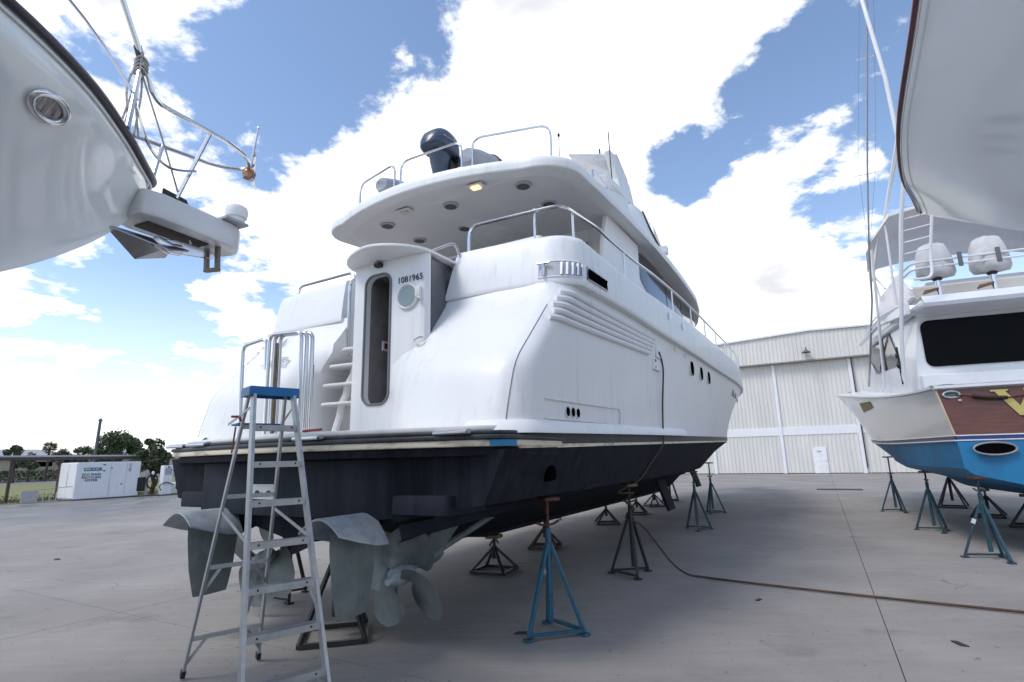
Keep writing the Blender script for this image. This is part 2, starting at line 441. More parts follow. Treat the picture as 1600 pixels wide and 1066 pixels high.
# kerb edge and lawn
kb = MB().prism([AS(-20, -36.02, -.05), AS(14.4, -36.02, -.05), AS(14.4, -36.3, -.05), AS(-20, -36.3, -.05)], (0, 0, .08)).build('kerb', conc, None, 0); kb['kind'] = 'structure'
lawn_m = mat('lawn', (.15, .165, .05), .9, col2=(.20, .18, .075), scale=.9, bump=.8, bscale=9)
lw = MB().add([AS(-30, -36.3, .0), AS(60, -36.3, .0), AS(90, -80, .0), AS(-30, -80, .0)], [(0, 1, 2, 3)]).build('lawn', lawn_m, None, 0); lw['kind'] = 'structure'
gb = MB()
for i in range(5200):
    a = random.uniform(2, 34); s = -36.35 - random.random() ** 1.6 * 11
    p = AS(a, s, 0); h = random.uniform(.04, .10); an = random.uniform(0, pi); d = Vector((cos(an), sin(an), 0)) * random.uniform(.02, .05)
    gb.add([p - d, p + d, p + Vector((random.uniform(-.04, .04), random.uniform(-.04, .04), h))], [(0, 1, 2)])
gr = gb.build('grass', lawn_m, None, 0); gr['kind'] = 'stuff'; gr['label'] = 'short yellowing lawn beyond the left edge of the yard'
rd = MB().add([AS(-60, -80, .004), AS(160, -80, .004), AS(160, -93, .004), AS(-60, -93, .004)], [(0, 1, 2, 3)]).build('road', mat('asphalt', (.17, .18, .20), .8, var=.1, scale=1), None, 0); rd['kind'] = 'structure'
# drain grate
dg = thing('drain_grate', 'long dark drain grate in the concrete near the hangar', 'drain', AS(29.3, .35, 0), RZ)
MB().span(-.5, .5, -1.05, .75, .002, .008).build('grate_frame', mat('grate_steel', (.02, .02, .022), .6), dg, 0)
gbar = MB().span(-.45, .45, -.025, .025, 0, .012).mesh('grate_bar', mat('grate_bar_steel', (.05, .05, .05), .6, metal=.3), 0)
for i in range(15): inst(gbar, 'grate_bar', dg, (0, -.99 + i * .12, .008))

# ------------------------------------------------------------------ hangar
HD = 49.0
hg = thing('hangar', 'tall pale corrugated metal hangar with sliding doors closing the yard', 'hangar', AS(HD, 0), RZ)     # local x away, -y to the right
clad = mat('pale_cladding', (.68, .66, .625), .5, streak=.35, var=.05, scale=.7, stretch=(1, 1, .2))
clad_w = mat('white_trim', (.76, .76, .78), .45, var=.03)
def corrugated(y0, y1, z0, z1, x, z0b=None, z1b=None, pitch=.305):
    n = int(abs(y1 - y0) / pitch) + 1; b = MB(); ys = []
    st_ = (y1 - y0) / n
    for i in range(n):
        for f, d in ((0, 0), (.62, 0), (.70, -.045), (.92, -.045)): ys.append((y0 + st_ * (i + f), d))
    ys.append((y1, 0))
    lo = lambda y: z0 + ((z0b if z0b is not None else z0) - z0) * (y - y0) / (y1 - y0)
    hi = lambda y: z1 + ((z1b if z1b is not None else z1) - z1) * (y - y0) / (y1 - y0)
    b.grid([[Vector((x + d, y, lo(y))) for y, d in ys], [Vector((x + d, y, hi(y))) for y, d in ys]])
    return b
# local y = -(s): posts at s = -7.85, -2.65, 2.70, 8.0, 13.3
posts = [-18.3, -13.1, -7.85, -2.65, 2.70, 8.0, 13.3, 18.6, 24]
DOORW = [(posts[i], posts[i + 1]) for i in range(len(posts) - 1)]
for a, b in DOORW:
    corrugated(-a - .12, -b + .12, .05, 2.98, 0).build('lower_panel', clad, hg, 0)
    corrugated(-a - .12, -b + .12, 3.60, 8.75, .03).build('upper_panel', clad, hg, 0)
    MB().span(-.06, .05, -b + .1, -a - .1, 2.98, 3.60).build('white_band', clad_w, hg, 0, .01)
    MB().span(-.14, .06, -b - .12, -b + .12, .02, 8.75).build('door_post', clad_w, hg, 0, .02)
    MB().span(-.03, .1, -b + .1, -a - .1, 0.0, .06).build('door_track', mat('grate_steel', (.05, .05, .055)), hg, 0)
for s in (2.86, 13.46): MB().span(-.17, -.10, -s - .03, -s + .03, .4, 8.7).build('door_gap', dark, hg, 0)
# fascia with a very flat gable
for (s0, z0), (s1, z1) in (((-18.3, 10.25), (-6, 10.82)), ((-6, 10.82), (.2, 11.12)), ((.2, 11.12), (6, 10.95)), ((6, 10.95), (24, 10.3))):
    corrugated(-s0, -s1, 8.82, z0, -.55, None, z1).build('fascia_panel', clad, hg, 0)
    MB().bar((-.6, -s0, z0 + .04), (-.6, -s1, z1 + .04), .25, .14).build('roof_trim', clad_w, hg, 0)
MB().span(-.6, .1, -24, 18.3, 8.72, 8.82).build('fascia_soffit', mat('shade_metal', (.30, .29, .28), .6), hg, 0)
MB().add([(-.6, 18.3, 10.2), (-.6, -.2, 11.1), (22, -.2, 11.1), (22, 18.3, 10.2)], [(0, 1, 2, 3)]).add([(-.6, -24, 10.2), (-.6, -.2, 11.1), (22, -.2, 11.1), (22, -24, 10.2)], [(0, 1, 2, 3)]).add([(22, 18.3, 0), (22, -24, 0), (22, -24, 10.2), (22, 18.3, 10.2)], [(0, 1, 2, 3)]).build('roof_and_back', clad, hg, 0)
MB().add([(0, 18.3, 0), (22, 18.3, 0), (22, 18.3, 10.2), (-.6, 18.3, 10.2)], [(0, 1, 2, 3)]).add([(0, -24, 0), (22, -24, 0), (22, -24, 10.2), (-.6, -24, 10.2)], [(0, 1, 2, 3)]).build('side_wall', clad, hg, 0)
# person door
dr = MB().span(-.12, -.05, -.36, .60, .03, 2.02).build('person_door', mat('door_white', (.80, .80, .81), .4), hg, 0, .015)
MB().ell((-.16, -.24, .98), (.03, .05, .03), 8, 6).build('door_knob', steel, dr)
MB().span(-.128, -.121, .0, .30, 1.62, 1.72).build('door_sign', mat('sign_grey', (.4, .4, .42), .5), dr, 0)
lt = MB().tube([(-.6, .1, 9.75), (-.85, .1, 9.75), (-.95, .1, 9.6)], .04).lathe([(.05, .22), (.08, .15), (.34, -.05), (.33, -.08), (.05, .1)], 16, (-.95, .1, 9.4), (0, 0, 1)); lt.build('wall_lamp', mat('lamp_grey', (.16, .16, .15), .5, metal=.4), hg)
MB().lathe([(.16, 0), (.16, .2), (.001, .32)], 12, (.3, .2, 11.1), (0, 0, 1)).build('roof_vent', clad, hg)

# ------------------------------------------------------------------ left background
wpaint = mat('white_steel', (.76, .77, .80), .4, streak=.6, var=.03, scale=.8)
ct = thing('wash_unit', 'white steel wash-water recycling container at the yard edge', 'container', AS(14.85, -35.5), RZ)   # local x along the yard edge, y away from it
MB().span(0, 3.2, 0, 1.9, .06, 2.02).build('container_body', wpaint, ct, 0, .03)
MB().span(-.02, 3.22, -.02, 1.92, .0, .06).build('container_base', mat('base_black', (.06, .06, .06)), ct, 0)
for x0, x1 in ((.03, .95), (.97, 1.9)): MB().span(-.03, -.004, x0, x1, .12, 1.98).build('end_door', wpaint, ct, 0, .008)
MB().tube([(-.04, .93, .7), (-.04, .93, 1.6)], .015, 6).build('door_rod', steel, ct)
MB().tube([(-.03, 1.93, .05), (-.03, 1.93, 2.0)], .035, 6).build('corner_post', mat('maroon', (.16, .03, .05), .5), ct)
for x in (1.62, 2.45): MB().span(x - .006, x + .006, -.008, .0, .15, 1.95).build('panel_joint', mat('sign_grey', (.4, .4, .42)), ct, 0)
pl = MB().span(.30, 1.16, -.02, -.006, 1.56, 1.73).build('logo_plate', mat('logo_green', (.01, .26, .19), .4), ct, 0)
MB().span(.66, 1.05, -.024, -.0215, 1.575, 1.715).build('logo_blue', mat('logo_blue', (.03, .10, .42), .4), pl, 0)
MB().span(.36, .62, -.026, -.0215, 1.63, 1.67).span(.70, .82, -.03, -.0245, 1.63, 1.67).span(.86, 1.02, -.03, -.0245, 1.63, 1.67).lathe([(.001, 0), (.04, 0), (.04, .006), (.001, .006)], 12, (.38, -.0215, 1.65), (0, -1, 0)).build('logo_mark', clad_w, pl, 0)
tx = mat('navy_letters', (.03, .04, .10), .5)
text('lettering', 'ECO WASH\nRECYCLING\nSYSTEM', .165, tx, ct, frame((.70, -.012, 1.20), (1, 0, 0), (0, 0, 1)), .002, bold=.004, space=1.08)
for x, z in ((1.22, 1.88), (1.22, 1.55)): MB().span(x, x + .12, -.04, 0, z - .02, z + .02).build('latch', black, ct, 0)
for x, z in ((1.66, 1.68), (2.25, .78)): MB().box((x, -.02, z), (.09, .05, .09)).build('valve', mat('sign_grey', (.4, .4, .42)), ct, 0, .01)
MB().tube([(2.62, -.05, 1.6), (2.62, -.05, 1.95)], .03, 6).box((2.62, -.03, 1.55), (.1, .05, .12)).build('conduit', mat('sign_grey', (.4, .4, .42)), ct)
for x in (.35, 1.05, 1.9, 2.7): MB().tube([(x, .3, 2.0), (x, .3, 2.2), (x + .25, .3, 2.2)], .03, 6).build('roof_pipe', black, ct)

cn = thing('carport', 'long low open canopy with a thin flat roof behind the white container', 'canopy', AS(14.85, -38.2), RZ)
MB().span(-14, 6.6, 0, 4.5, 2.38, 2.47).build('roof_sheet', mat('roof_pale', (.50, .50, .52), .5), cn, 0)
MB().span(-14, 6.6, -.06, .02, 2.2, 2.37).build('roof_beam', mat('beam_brown', (.07, .05, .05), .6), cn, 0)
for x in (-9.5, -6.4, -4.1, -1.9, 0.3, 3.4, 6.3):
    MB().span(x - .06, x + .06, .05, .17, 0, 2.25).build('post', mat('beam_brown', (.07, .05, .05)), cn, 0)
MB().span(-14, -1.9, .08, .12, 1.2, 1.26).build('rail', mat('beam_brown', (.07, .05, .05)), cn, 0)
ug = MB().span(3.2, 5.2, 1.6, 2.4, 1.35, 2.1).build('meter_cabinet', wpaint, cn, 0, .02)

bt = thing('boarding_steps', 'small aluminium rack of rails left of the white container', 'steps', AS(14.75, -35.75), RZ)
for i in range(6): MB().tube([(-2.0 + i * .28, .0, .03), (-2.0 + i * .28, .02, .62 - .02 * i)], .025, 6).build('upright', alu, bt)
MB().tube([(-2.05, 0, .62), (.4, 0, .78)], .02, 6).build('top_rail', alu, bt); MB().tube([(-2.05, 0, .08), (.3, 0, .08)], .02, 6).build('bottom_rail', alu, bt)
MB().span(-2.1, -1.4, -.02, .02, .05, .6).build('side_panel', alu, bt, 0); MB().tube([(.3, 0, 0), (.36, 0, .78)], .02, 6).build('end_leg', alu, bt)

def pump(a, s, label, kind):
    p = thing('fuel_pump' if kind else 'hose_station', label, 'pump', AS(a, s), RZ)
    if kind:
        MB().span(-.28, .28, -.2, .2, .05, 1.75).build('pump_body', wpaint, p, 0, .03)
        MB().span(-.2, .2, -.215, -.2, 1.2, 1.6).build('pump_display', mat('sign_grey', (.4, .4, .42)), p, 0)
        MB().span(-.05, .05, -.22, -.2, 1.62, 1.70).build('pump_badge', black, p, 0)
        MB().tube(fillet([(.3, -.1, 1.5), (.7, -.2, 1.0), (.5, -.2, .3), (.9, -.3, .4), (1.1, -.3, .9)], .25), .035, 6).build('pump_hose', black, p)
        MB().tube(fillet([(-.3, -.1, .3), (-.5, -.25, .6), (-.1, -.3, .8), (.3, -.3, .6)], .2), .03, 6).build('pump_hose', black, p)
    else:
        MB().span(-.06, .06, -.06, .06, 0, 1.4).build('stand_post', mat('sign_grey', (.4, .4, .42)), p, 0)
        MB().tube([(.28 + .30 * cos(2 * pi * k / 20), -.1, .85 + .42 * sin(2 * pi * k / 20)) for k in range(20)], .045, 6, closed=True).build('coiled_hose', black, p)
        MB().ell((.28, -.1, 1.32), (.08, .08, .12), 10, 8).build('hose_nozzle', wpaint, p)
        MB().span(-.5, .1, -.05, .3, .3, 1.1).build('tank', dark, p, 0, .05)
    MB().span(-.6, .8, -.4, .4, 0, .06).build('plinth', mat('base_black', (.06, .06, .06)), p, 0)
pump(19.3, -35.0, 'white fuel dispenser with hanging black hoses near the yacht stern', 1)
pump(18.45, -35.5, 'post with a coiled black hose next to the white container', 0)
tnk = thing('fuel_tank', 'low white tank with black end behind the fuel dispenser', 'tank', AS(20.5, -35.5), RZ)
MB().span(-.7, 1.2, -.3, .5, .05, .7).build('tank_body', wpaint, tnk, 0, .06); MB().span(.4, 1.1, -.32, -.301, .3, .62).build('tank_hatch', black, tnk, 0)

# houses and trees far behind
def house(name, label, a, s, w, d, h, wall_c, roof_c, rh, win):
    t = thing(name, label, 'house', AS(a, s), RZ)
    MB().span(0, w, 0, d, 0, h).build('wall', mat(name + label[:8] + '_wall', wall_c, .8, var=.05), t, 0)
    MB().prism([(-.5, -.5, h), (w + .5, -.5, h), (w / 2 + w * .2, d / 2, h + rh), (w / 2 - w * .2, d / 2, h + rh)], (0, .001, 0)).prism([(-.5, -.5, h), (-.5, d + .5, h), (w / 2 - w * .2, d / 2, h + rh)], (.001, 0, 0)).prism([(w + .5, -.5, h), (w + .5, d + .5, h), (w / 2 + w * .2, d / 2, h + rh)], (.001, 0, 0)).span(-.5, w + .5, -.5, d + .5, h - .15, h).build('roof', mat(name + label[:8] + '_roof', roof_c, .8, var=.1), t, 0)
    for x, z, ww, hh in win:
        f = MB().span(x, x + ww, -.06, .0, z, z + hh).build('window', clad_w, t, 0); MB().span(x + .08, x + ww - .08, -.075, -.061, z + .08, z + hh - .08).build('pane', glass_b, f, 0)
house('bungalow', 'beige bungalow beyond the lawn with a dark window band', 26, -99, 17, 10, 3.3, (.50, .42, .33), (.36, .36, .38), 1.3, ((9.8, 1.9, 2.4, .9), (2.5, 1.0, 1.6, 1.4)))
house('bungalow', 'grey roofed house behind the utility pole', 45, -97, 11, 8, 3.0, (.55, .50, .45), (.30, .31, .34), 1.6, ((1, 1, 1.3, 1.1), (6, 1, 1.3, 1.1)))
house('bungalow', 'pale blue house at the far left edge', 2, -97, 18, 9, 3.0, (.42, .48, .55), (.33, .33, .35), 1.2, ((9, .8, 2, 1.4), (13, .8, 1.4, 1.3)))
def hedge(a0, a1, s, h, label):
    t = thing('hedge', label, 'hedge', AS((a0 + a1) / 2, s), RZ)
    b = MB(); w = (a1 - a0) / 2
    for i in range(int((a1 - a0) * 110)):
        p = Vector((random.uniform(-w, w), random.uniform(-.6, .6), random.uniform(.05, 1) ** .7 * h)); leafq(b, p, random.uniform(.10, .22))
    b.build('foliage', leaf_d, t, 0)
leaf_d = mat('leaf_dark', (.045, .068, .034), .7, col2=(.085, .115, .05), scale=1.2)
leaf_m = mat('leaf_mid', (.05, .075, .032), .7, col2=(.085, .10, .045), scale=1.0)
leaf_r = mat('leaf_russet', (.10, .075, .04), .7, col2=(.06, .075, .035), scale=.9)
bark = mat('bark', (.09, .07, .055), .9, var=.3, scale=6)
def leafq(b, p, r):
    n = Vector((random.gauss(0, 1), random.gauss(0, 1), random.gauss(0, 1))).normalized(); t = n.orthogonal().normalized(); u = n.cross(t)
    b.add([p - t * r, p - u * r * .6, p + t * r, p + u * r * .6], [(0, 1, 2, 3)])
def tree(a, s, h, rad, label, m, nb=9, nl=2600, base=0.0, trunk=.45):
    t = thing('broadleaf_tree', label, 'tree', AS(a, s, base), random.uniform(0, 6))
    b = MB(); blobs = []
    b.tube([(0, 0, 0), (.1, .05, h * .25), (0, .1, h * trunk)], [.04 * h, .032 * h, .025 * h], 8)
    for i in range(nb):
        an = 2 * pi * i / nb + random.uniform(-.4, .4); rr = rad * random.uniform(.25, .72); z = h * random.uniform(.42, .88)
        c = Vector((rr * cos(an), rr * sin(an), z)); blobs.append((c, rad * random.uniform(.20, .36)))
        b.tube([(0, .05, h * trunk * .8), c * .5 + Vector((0, 0, h * .18)), c], [.016 * h, .010 * h, .004 * h], 5)
    blobs.append((Vector((0, 0, h * .82)), rad * .45))
    b.build('trunk', bark, t)
    f = MB()
    for i in range(nl):
        c, r = random.choice(blobs); d = Vector((random.gauss(0, 1), random.gauss(0, 1), random.gauss(0, .8))).normalized() * r * random.random() ** .35
        leafq(f, c + d, random.uniform(.014, .034) * h)
    f.build('crown', m, t, 0)
    return t
def palm(a, s, h, label):
    t = thing('palm_tree', label, 'tree', AS(a, s), 0)
    MB().tube([(0, 0, 0), (.1, 0, h * .5), (0, .1, h)], [.16, .13, .14], 8).build('trunk', bark, t)
    f = MB()
    for i in range(150):
        d = Vector((random.gauss(0, 1), random.gauss(0, 1), random.gauss(.15, .9))).normalized(); c = Vector((0, .1, h)) + d * random.uniform(.35, .7)
        t1 = d.orthogonal().normalized(); t1.rotate(Matrix.Rotation(random.uniform(0, 6), 3, d)); u = t1.cross(d)
        for k in range(7):
            g = (k / 6 - .5) * 2.4; e = c + (d * cos(g) + t1 * sin(g)) * .42
            f.add([c - u * .03, c + u * .03, e], [(0, 1, 2)])
    f.build('crown', leaf_d, t, 0)
tree(32.7, -69.5, 5.7, 2.9, 'large round dark green tree right of the utility pole', leaf_d, 14, 7500)
tree(19.6, -37.0, 3.7, 1.0, 'slim leafy tree beside the yacht platform at the yard edge', leaf_m, 11, 4200, trunk=.25)
tree(33.6, -66.5, 3.3, 1.7, 'low russet bush below the large dark tree', leaf_r, 8, 2400, trunk=.2)
tree(30.5, -89.3, 4.9, 1.5, 'spreading tree above the canopy at the far left', leaf_d, 10, 3200)
tree(33.7, -93.9, 4.2, 1.2, 'small dark tree next to the spreading one at far left', leaf_d, 8, 2000)
tree(38.1, -96.2, 4.7, 1.7, 'russet tinged tree between the palm and the pole', leaf_r, 9, 2600)
tree(39.6, -94.0, 5.0, 1.7, 'green tree just left of the utility pole', leaf_d, 9, 2600)
palm(34.8, -92.0, 4.55, 'single fan palm standing above the canopy roof')
hedge(22, 46, -95.5, 1.5, 'dark clipped hedge in front of the beige bungalow')
up = thing('utility_pole', 'tall weathered utility pole rising behind the container', 'pole', AS(30.3, -69.1), 0)
MB().tube([(0, 0, 0), (.12, 0, 7.0)], [.19, .14], 10).build('pole_shaft', mat('pole_grey', (.10, .12, .13), .8), up)
MB().bar((.1, -.4, 6.8), (.1, .4, 6.8), .08).build('cross_arm', bark, up, 0)
for k, z in enumerate((5.9, 6.7)):
    pts = [AS(30.3 + (i - 10) * 9, -69.1 - abs(i - 10) * .2, z + .00 * i + .012 * ((i - 10) % 10 - 5) ** 2 - .3) for i in range(21)]
    wv = MB().tube(pts, .012, 4).build('overhead_wire', black, None); tag(wv, ('lower' if k == 0 else 'upper') + ' overhead wire strung past the utility pole', 'wire')
bd = 0
# ------------------------------------------------------------------ main yacht (local x = forward, y = port, z = up)
YO = Vector((-2.30, 5.66, 0))
yacht = thing('motor_yacht', 'large white motor yacht with dark bottom, propped on stands, stern toward camera', 'motor yacht', YO, RZ)
def y2w(p): return YO + FWD * p[0] - STB * p[1] + Vector((0, 0, p[2]))
def zf(x): return sinterp(((0, 3.60), (1, 3.62), (3, 3.71), (6, 3.73), (10.5, 3.79), (17, 3.95), (25, 4.12)), x)
def zs(x): return sinterp(((0, 4.28), (1.5, 4.28), (3.6, 4.27), (5.1, 4.33), (9.1, 4.45), (12.1, 4.53), (16, 4.63), (25, 4.86)), x)
def zb(x): return 1.86 + 0.018 * max(x, 0)
def taper(x, xs, xe, p): return 1 - max(0.0, (min(x, xe) - xs) / (xe - xs)) ** p
def yhull(x, q):
    g = max(0, q) ** 1.5
    return (2.44 + 0.08 * g + 0.10 * g * smoothstep(1, 9, x) + 0.03 * smoothstep(1, 9, x)) * taper(x, 6 + 5.5 * g, 23.5 + 1.5 * g, 3 + .2 * g)
XA = ((1.80, .30), (2.2, .38), (2.6, .50), (2.74, .60), (3.2, 1.06), (3.55, 1.40), (3.8, 1.47))
YIS = ((2.86, .52), (2.95, .70), (3.06, .90), (3.75, .95))
YIP = ((2.45, .92), (2.7, .87), (2.93, .74), (3.12, .56), (3.4, .62), (3.75, .72))
NA, NC, NS = 10, 10, 44
def plan_row(q, side):
    z1 = zb(0.8) + (zf(0.8) - zb(0.8)) * q
    xa = interp(XA, z1); r = 0.30; xe = 23.5 + 1.5 * max(0, q) ** 1.5
    yo = yhull(xa + r, q); yi = interp(YIS if side < 0 else YIP, z1)
    xin = max(xa - .06, .86 if side < 0 else 1.0)
    row = [(max(xa, .9) + 1.0, yi)]
    for k in range(NA):
        t = k / (NA - 1); row.append((xa + (xin - xa) * (1 - t) ** 2 - .05 * sin(pi * t), yi + (yo - r - yi) * t))
    for k in range(1, NC):
        a = pi / 2 * k / NC; row.append((xa + r - r * cos(a), yo - r + r * sin(a)))
    for k in range(NS + 1):
        t = k / NS; t = 1 - (1 - t) ** 1.25
        x = xa + r + (xe - xa - r) * t; row.append((x, max(0.0, yhull(x, q))))
    return [Vector((x, side * y, zb(x) + (zf(x) - zb(x)) * q)) for x, y in row]
QS = [0.055, .11, .17, .24, .32, .39, .44, .49, .54, .6, .66, .72, .78, .84, .9, .95, 1.0, 1.03]
SEAM = NA + 4
for sd in (-1, 1):
    rows = [plan_row(q, sd) for q in QS]
    MB().grid([r[:SEAM + 1] for r in rows]).build('transom_moulding', gel, yacht, 60)
    MB().grid([r[SEAM:] for r in rows]).build('topsides', gel, yacht, 60)
    MB().tube([r[SEAM] + Vector((-.002, 0, 0)) for r in rows[:14]], 0.005, 5).build('seam', mat('seam_grey', (.16, .16, .17), .6), yacht)
    # boot stripe and cream line on the hull side
    lo = [plan_row(q, sd)[NA + 2:] for q in (-.004, .025, .055)]
    def out(r, d): return [Vector((p.x, p.y + sd * d, p.z)) for p in r]
    MB().grid([out(lo[0], .012), out(lo[1], .016), out(lo[2], .012), out(lo[2], -.01)]).build('boot_stripe', rubber, yacht, 60)
    lo2 = [plan_row(q, sd)[NA + 2:] for q in (-.022, -.004)]
    MB().grid([out(lo2[0], .010), out(lo2[0], .016), out(lo2[1], .016), out(lo2[1], .0)]).build('cream_line', cream, yacht, 60)

# bottom
def yc(x): return 2.22 * taper(x, 5, 20.5, 2.2)
def zch(x): return 1.36 + 0.64 * smoothstep(11, 20.5, x)
def zk(x): return (0.95 - 0.33 * smoothstep(0.2, 3.0, x)) + 1.3 * smoothstep(14.5, 20.2, x) ** 1.3
bm_rows = []
NB = 46
for j, kind in enumerate(('keel', 'keel2', 'mid', 'chine_in', 'chine', 'low', 'boot')):
    row = []
    for k in range(NB + 1):
        t = k / NB; t = 1 - (1 - t) ** 1.25
        xe = {'keel': 20.2, 'keel2': 20.2, 'mid': 20.4, 'chine_in': 20.45, 'chine': 20.5, 'low': 22, 'boot': 23.42}[kind]
        x = 0.18 + (xe - 0.18) * t
        if kind == 'keel': p = (x, 0.0, zk(x))
        elif kind == 'keel2': p = (x, min(.09, yc(x)), zk(x) + .005)
        elif kind == 'mid': p = (x, yc(x) * .5, zk(x) * .47 + zch(x) * .53)
        elif kind == 'chine_in': p = (x, yc(x) * .94, zch(x) - .02)
        elif kind == 'chine': p = (x, yc(x), zch(x))
        elif kind == 'low':
            ch = yc(min(x, 20.5)); bt = yhull(x, -.02); p = (x, ch + (bt - ch) * .55, zch(x) * .45 + (zb(x) - .04) * .55)
        else: p = (x, yhull(x, -.022), zb(x) - .042)
        row.append(p)
    bm_rows.append(row)
for sd in (-1, 1):
    b = MB().grid([[Vector((x, sd * y, z)) for x, y, z in r] for r in bm_rows])
    n0 = len(b.v); loop = [Vector((r[0][0], sd * r[0][1], r[0][2])) for r in bm_rows] + [Vector((0.18, 0, zb(0) - .042))]
    b.add(loop, [tuple(range(len(loop)))])
    b.build('hull_bottom', afoul, yacht, 35)
# keel skeg
MB().prism([(2.4, -.07, .72), (3.6, -.07, .56), (14.5, -.07, .56), (16, -.07, .75), (16, -.07, 1.1), (2.4, -.07, 1.1)], (0, .14, 0)).build('keel', afoul, yacht, 0)
# spray strake that drops below the chine near the stern
for sd in (-1, 1):
    st = MB()
    st.grid([[Vector((0.2 + 2.6 * t, sd * (1.28 + .95 * min(1, t * 1.1)), 1.16 + .28 * t)) for t in [i / 10 for i in range(11)]],
             [Vector((0.2 + 2.6 * t, sd * (1.32 + .97 * min(1, t * 1.1)), 1.04 + .36 * t)) for t in [i / 10 for i in range(11)]],
             [Vector((0.35 + 2.5 * t, sd * (1.15 + .95 * min(1, t * 1.1)), .98 + .40 * t)) for t in [i / 10 for i in range(11)]]])
    st.build('tunnel_strake', afoul2, yacht, 30)

# swim platform, in layers
def plat(off, z0, z1, name, m, hole=False):
    o = []
    hw = 2.47 + off; xc = -.26 - off; r = .38
    n = 14
    pts = []
    for k in range(n + 1):
        t = k / n; y = -(hw - r) * (1 - 2 * t); pts.append((xc + .30 * (abs(y) / (hw - r)) ** 2, y))
    arcP = [((xc + .30 + r) - r * cos(a), (hw - r) + r * sin(a)) for a in [pi / 2 * k / 8 for k in range(1, 9)]]
    full = [(x, -y) for x, y in arcP[::-1]] + pts + arcP
    outl = [(1.3, -hw)] + full + [(1.3, hw)]
    return MB().prism([(x, y, z0) for x, y in outl], (0, 0, z1 - z0)).build(name, m, yacht, 40, 0.012)
plat(-.05, 1.77, 1.845, 'platform_underside', afoul)
plat(.0, 1.848, 1.905, 'platform_edge', cream)
plat(.015, 1.908, 1.948, 'rub_rail', rubber)
plat(-.015, 1.951, 1.985, 'rub_rail', rubber)
plat(-.10, 1.988, 2.035, 'swim_platform', gel2)
# hatch in the platform
hh = MB().span(-.02, .22, -.12, .42, 2.037, 2.043); hh.build('platform_hatch', wood_b, yacht, 0)
hf = MB(); hf.tube([(-.03, -.13, 2.045), (.23, -.13, 2.045), (.23, .43, 2.045), (-.03, .43, 2.045)], .009, 5, closed=True); hf.build('hatch_rim', steel, yacht)
for y in (-2.02, -.55, 1.35, 2.02):       # platform hinges
    x = -.265 + .3 * (abs(y) / 2.09) ** 2
    hg_ = MB().span(x - .035, x + .03, y - .17, y + .17, 1.955, 1.998).build('hinge', alu, yacht, 0, .006); MB().lathe([(.019, -.17), (.019, .17)], 10, (x - .045, y, 1.968), (0, 1, 0)).build('hinge_knuckle', steel, hg_)

